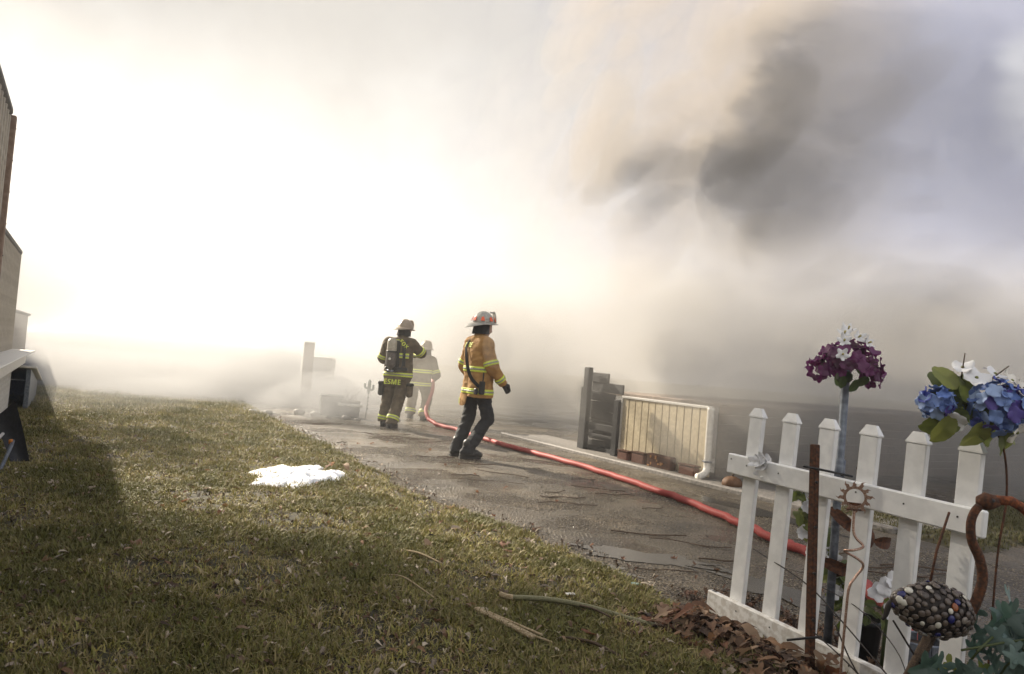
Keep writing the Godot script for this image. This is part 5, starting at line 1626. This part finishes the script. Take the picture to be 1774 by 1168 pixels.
	# drift of leaves against the fence
	for v in 3:
		var xs := []
		var cols := PackedColorArray()
		for i in 620:
			var t := r.randf_range(-0.35, 1.75)
			var off := 0.09 + 0.62 * pow(r.randf(), 1.2)
			var p := FO + FU * t + FN * off
			var h := 0.085 * exp(-pow((off - 0.27) / 0.18, 2.0)) * smoothstep(-0.35, 0.1, t)
			var s := r.randf_range(0.04, 0.09)
			xs.append(Transform3D(Basis(Vector3.UP, r.randf() * TAU) * Basis(Vector3.RIGHT, -PI / 2 + r.randf_range(-0.8, 0.8)) * Basis.from_scale(Vector3.ONE * s), Vector3(p.x, h * r.randf_range(0.5, 1.0) + 0.012, p.z)))
			cols.append(tones[[0, 1, 3, 5, 2, 1][r.randi() % 6]] * r.randf_range(0.5, 1.25))
		scatter("leaf_drift", leafs[v], xs, cols, tm, "drift of wet brown leaves heaped along the foot of the fence")
	for i in 46:
		var t := r.randf_range(-0.3, 1.5)
		var off := 0.14 + 0.42 * r.randf()
		var p := FO + FU * t + FN * off
		var h := 0.085 * exp(-pow((off - 0.27) / 0.18, 2.0)) * smoothstep(-0.35, 0.1, t)
		var o := obj("fallen_leaf", leafs[r.randi() % 5], lm[r.randi() % 4])
		o.transform = Transform3D(Basis(Vector3.UP, r.randf() * TAU) * Basis(Vector3.RIGHT, -PI / 2 + r.randf_range(-0.7, 0.7)), Vector3(p.x, h + 0.04, p.z)).scaled_local(Vector3.ONE * r.randf_range(0.07, 0.12))
		tag(o, "large brown leaf on top of the drift along the fence", "leaf", "leaves on top of the drift by the fence")
	# leaf litter behind the fence
	var xs3 := []
	var cols3 := PackedColorArray()
	for i in 900:
		var t := r.randf_range(-0.5, 1.6)
		var p := FO + FU * t - FN * (0.04 + 0.45 * pow(r.randf(), 1.3))
		xs3.append(Transform3D(Basis(Vector3.UP, r.randf() * TAU) * Basis(Vector3.RIGHT, -PI / 2 + r.randf_range(-0.6, 0.6)) * Basis.from_scale(Vector3.ONE * r.randf_range(0.02, 0.06)), Vector3(p.x, r.randf_range(0.01, 0.05), p.z)))
		cols3.append(tones[[0, 1, 3, 5][r.randi() % 4]] * r.randf_range(0.5, 1.2))
	scatter("leaf_litter", leafs[1], xs3, cols3, tm, "litter of brown leaves on the ground behind the fence")
	# broken branches on the lawn
	var rod := func(pts: Array, rad: float): return tube_mesh(curve(pts, 4), rad, 6)
	var b1 := thing("split_branch", "pale split branch lying in the grass, nearest the bottom edge", "branch", Vector3(0.07, 0.045, -3.61))
	obj("wood", box(Vector3.ZERO, Vector3(0.036, 0.018, 0.44), 0.006, Basis(Vector3.UP, 0.69)), M.pale_wood, b1)
	obj("splinter", box(Vector3(0.05, 0.006, 0.02), Vector3(0.014, 0.012, 0.36), 0.004, Basis(Vector3.UP, 0.78)), M.pale_wood, b1)
	obj("splinter", box(Vector3(0.14, 0.004, 0.16), Vector3(0.010, 0.010, 0.2), 0.003, Basis(Vector3.UP, 0.9)), M.pale_wood, b1)
	var b2 := thing("green_branch", "smooth greenish branch with a pale broken end pointing at the fence", "branch", Vector3(0.093, 0.05, -3.935))
	obj("bark", rod.call([Vector3(0, 0.015, 0), Vector3(0.2, 0.02, 0.0), Vector3(0.40, 0.01, 0.03), Vector3(0.58, -0.01, 0.09), Vector3(0.74, -0.02, 0.16)], 0.0135), tex(lin(0.13, 0.125, 0.06), lin(0.21, 0.20, 0.11), 0.1, 0.7), b2)
	obj("broken_end", rod.call([Vector3(-0.05, 0.025, -0.01), Vector3(-0.02, 0.018, 0), Vector3(0.02, 0.016, 0)], 0.015), M.pale_wood, b2)
	obj("side_twig", rod.call([Vector3(0.36, 0.01, 0.02), Vector3(0.42, 0.03, 0.12), Vector3(0.5, 0.02, 0.2)], 0.005), M.bark, b2)
	tag(obj("fallen_twig", rod.call([Vector3(-0.57, 0.04, -4.80), Vector3(-0.46, 0.06, -4.68), Vector3(-0.31, 0.045, -4.54)], 0.007), M.pale_wood), "short bent pale twig in the middle of the lawn", "twig")
	tag(obj("fallen_twig", rod.call([Vector3(-0.62, 0.035, -4.25), Vector3(-0.50, 0.05, -4.20), Vector3(-0.36, 0.04, -4.02), Vector3(-0.28, 0.035, -3.9)], 0.0045), M.pale_wood), "thin crooked twig left of the pale split branch", "twig")
	tag(obj("fallen_twig", rod.call([Vector3(0.36, 0.035, -3.5), Vector3(0.48, 0.05, -3.42), Vector3(0.62, 0.03, -3.28)], 0.007), M.bark), "grey twig between the branches and the leaf drift", "twig")
	# twigs on the driveway
	for i in 44:
		var z := -4.6 - 8.2 * pow(r.randf(), 0.8)
		var x := edge_x(z) + r.randf_range(0.15, 2.7)
		var a := r.randf_range(-0.7, 0.5)
		var l := r.randf_range(0.12, 0.75)
		var p := Vector3(x, 0.012, z)
		var pts := [p]
		for k in 4:
			a += r.randf_range(-0.3, 0.3)
			p += Vector3(cos(a), 0, sin(a)) * l / 4
			p.y = r.randf_range(0.006, 0.022)
			pts.append(p)
		var st := begin()
		tube(st, curve(pts, 2), r.randf_range(0.003, 0.0065), 5)
		if i % 3 == 0:
			tube(st, [pts[2], pts[2] + Vector3(cos(a + 0.7), 0.03, sin(a + 0.7)) * l * 0.3], 0.003, 5)
		tag(obj("fallen_twig", st, M.bark), "thin dark twig lying on the wet asphalt of the driveway", "twig", "twigs on the driveway")
	# scraps
	tag(obj("paper_scrap", box(Vector3(0.43, 0.045, -4.15), Vector3(0.05, 0.006, 0.03), 0.002, Basis(Vector3.UP, 0.4)), M.white_paint), "small white scrap in the grass near the driveway edge", "scrap")
	tag(obj("paper_scrap", box(Vector3(0.85, 0.03, -4.5), Vector3(0.06, 0.006, 0.035), 0.002, Basis(Vector3.UP, -0.5)), plain(lin(0.25, 0.38, 0.36), 0.5)), "pale blue green scrap at the muddy edge of the driveway", "scrap")
func puff(p: Vector3, s: Vector3, d: float, c: Color, turn := Vector3.ZERO):
	var f := FogVolume.new()
	f.name = numbered("smoke")
	f.shape = RenderingServer.FOG_VOLUME_SHAPE_ELLIPSOID
	f.size = s
	f.position = p
	f.rotation = turn
	var m := FogMaterial.new()
	m.density = d
	m.albedo = c
	f.material = m
	f.set_meta("kind", "stuff")
	add_child(f, true)

var sr := RandomNumberGenerator.new()

# n puffs spread about a middle; size of each between lo and hi metres
func bank(mid: Vector3, spread: Vector3, n: int, lo: float, hi: float, d: float, c: Color, flat := 1.0):
	for i in n:
		var o := Vector3(sr.randf_range(-1, 1), sr.randf_range(-1, 1), sr.randf_range(-1, 1))
		var s := sr.randf_range(lo, hi)
		var size := Vector3(s * sr.randf_range(0.9, 1.5), s * flat * sr.randf_range(0.8, 1.15), s)
		var dens := d * sr.randf_range(0.7, 1.3) * lo / s
		if s > 2.4 and mid.x > 1.5:    # a large puff thins out towards its rim
			puff(mid + o * spread, size * 1.2, dens * 0.22, c)
			puff(mid + o * spread + Vector3(0.05, 0.1, 0.0) * s, size * 0.82, dens * 0.40, c)
		else:
			puff(mid + o * spread, size, dens, c)

# torn streaks: long thin puffs that lean about a main angle
func streaks(mid: Vector3, spread: Vector3, n: int, lo: float, hi: float, d: float, c: Color, lean: float):
	for i in n:
		var o := Vector3(sr.randf_range(-1, 1), sr.randf_range(-1, 1), sr.randf_range(-1, 1))
		var l := sr.randf_range(lo, hi)
		var w := l * sr.randf_range(0.22, 0.5)
		puff(mid + o * spread, Vector3(l, w, w * 1.3), d * sr.randf_range(0.6, 1.4), c, Vector3(sr.randf_range(-0.4, 0.4), sr.randf_range(-0.5, 0.5), lean + sr.randf_range(-0.7, 0.7)))

func smoke():
	sr.seed = 41
	var white := lin(0.97, 0.965, 0.95)
	var warm := lin(0.95, 0.91, 0.83)
	var tan_ := lin(0.93, 0.88, 0.80)
	var soot := lin(0.84, 0.74, 0.62)
	# the far bank that closes the view
	bank(Vector3(12, 2.5, -34), Vector3(12, 2.0, 6), 10, 10, 16, 0.03, warm, 0.7)
	# low smoke rolling over the far lawn on the left
	bank(Vector3(-11.0, 0.15, -21.5), Vector3(6.0, 0.1, 5.0), 14, 5, 9, 0.30, white, 0.13)
	bank(Vector3(-11.0, 0.3, -33.0), Vector3(9.0, 0.2, 5.0), 12, 7, 11, 0.16, white, 0.16)
	bank(Vector3(-7.0, 0.1, -16.5), Vector3(2.4, 0.1, 1.4), 8, 3, 4.5, 0.30, white, 0.2)
	puff(Vector3(-5.2, 0.9, -17.6), Vector3(5.4, 2.6, 1.6), 0.20, white)
	streaks(Vector3(-3.4, 0.35, -13.7), Vector3(0.8, 0.25, 0.3), 16, 1.0, 2.2, 0.22, white, 0.1)
	streaks(Vector3(-5.0, 0.5, -16.4), Vector3(1.4, 0.4, 0.4), 16, 1.4, 3.0, 0.11, white, 0.1)
	puff(Vector3(-7.4, 0.8, -12.5), Vector3(5.0, 2.6, 5.0), 0.07, white)
	bank(Vector3(-11.0, 1.4, -22.0), Vector3(6.0, 0.5, 3.0), 6, 5, 8, 0.012, white, 0.5)
	# the high drift that keeps the sun off the near lawn, the fence and the panel
	bank(Vector3(-19.8, 17.8, -27.0), Vector3(0.8, 1.2, 2.4), 12, 3.2, 4.4, 0.17, white)
	bank(Vector3(-24.6, 17.6, -25.4), Vector3(1.7, 0.8, 0.4), 10, 2.8, 3.6, 0.2, white)
	# behind the men
	bank(Vector3(0.5, 1.2, -19), Vector3(4.0, 1.3, 2.2), 12, 3, 6, 0.06, warm)
	bank(Vector3(1.0, 0.5, -17.6), Vector3(2.2, 0.4, 1.3), 10, 1.4, 3.0, 0.12, warm, 0.8)
	# pouring off the burning home
	bank(Vector3(4.6, 1.6, -14.0), Vector3(3.2, 0.7, 2.0), 16, 3.0, 5.0, 0.06, tan_)
	bank(Vector3(2.6, 1.6, -11.6), Vector3(1.0, 0.5, 1.4), 14, 1.2, 2.6, 0.09, tan_)
	bank(Vector3(6.4, 1.3, -11.8), Vector3(2.8, 0.6, 1.6), 12, 2.5, 4.0, 0.05, tan_)
	bank(Vector3(4.4, 1.3, -9.6), Vector3(1.8, 0.5, 0.6), 12, 1.0, 2.2, 0.09, tan_)
	bank(Vector3(10, 1.6, -13.5), Vector3(3.6, 1.0, 2.0), 12, 3.0, 5.0, 0.03, tan_)
	bank(Vector3(1.46, 0.66, -11.05), Vector3(0.14, 0.42, 0.12), 12, 0.35, 0.65, 0.45, lin(0.10, 0.095, 0.09))
	bank(Vector3(4.8, 0.5, -9.9), Vector3(2.2, 0.25, 0.6), 14, 0.9, 1.8, 0.26, tan_)
	bank(Vector3(9.0, 0.6, -11.5), Vector3(2.6, 0.3, 0.8), 8, 1.6, 3.0, 0.10, tan_)
	# plume
	bank(Vector3(4.5, 5.2, -18), Vector3(2.6, 1.5, 2.0), 10, 3, 5, 0.07, tan_)
	bank(Vector3(5.0, 8.5, -18), Vector3(2.5, 2.5, 2.0), 14, 2.5, 5, 0.12, soot)
	bank(Vector3(10.5, 7.5, -19), Vector3(5.0, 3.4, 2.5), 15, 4, 7, 0.06, lin(0.60, 0.63, 0.76))
	streaks(Vector3(3.2, 7.0, -16.5), Vector3(2.4, 2.8, 1.0), 60, 0.9, 3.6, 0.17, soot, 0.9)
	streaks(Vector3(0.6, 6.2, -17.0), Vector3(1.8, 2.8, 1.0), 40, 1.6, 4.2, 0.035, tan_, 1.1)
	streaks(Vector3(2.4, 3.4, -15.5), Vector3(2.2, 1.4, 1.0), 26, 0.8, 2.6, 0.06, tan_, 0.6)
	streaks(Vector3(7.0, 5.5, -16.0), Vector3(3.0, 2.6, 1.0), 22, 1.2, 3.6, 0.10, soot, 0.4)
	# wisps
	puff(Vector3(-1.70, 1.0, -14.55), Vector3(1.3, 2.0, 0.6), 0.45, warm)
	puff(Vector3(-7.7, 2.3, -11.6), Vector3(2.6, 2.2, 2.2), 0.40, white)
	puff(Vector3(-0.16, 1.48, -9.50), Vector3(0.42, 0.6, 0.3), 0.5, white)
	puff(Vector3(-1.2, 0.7, -14.2), Vector3(1.6, 1.2, 1.0), 0.2, warm)
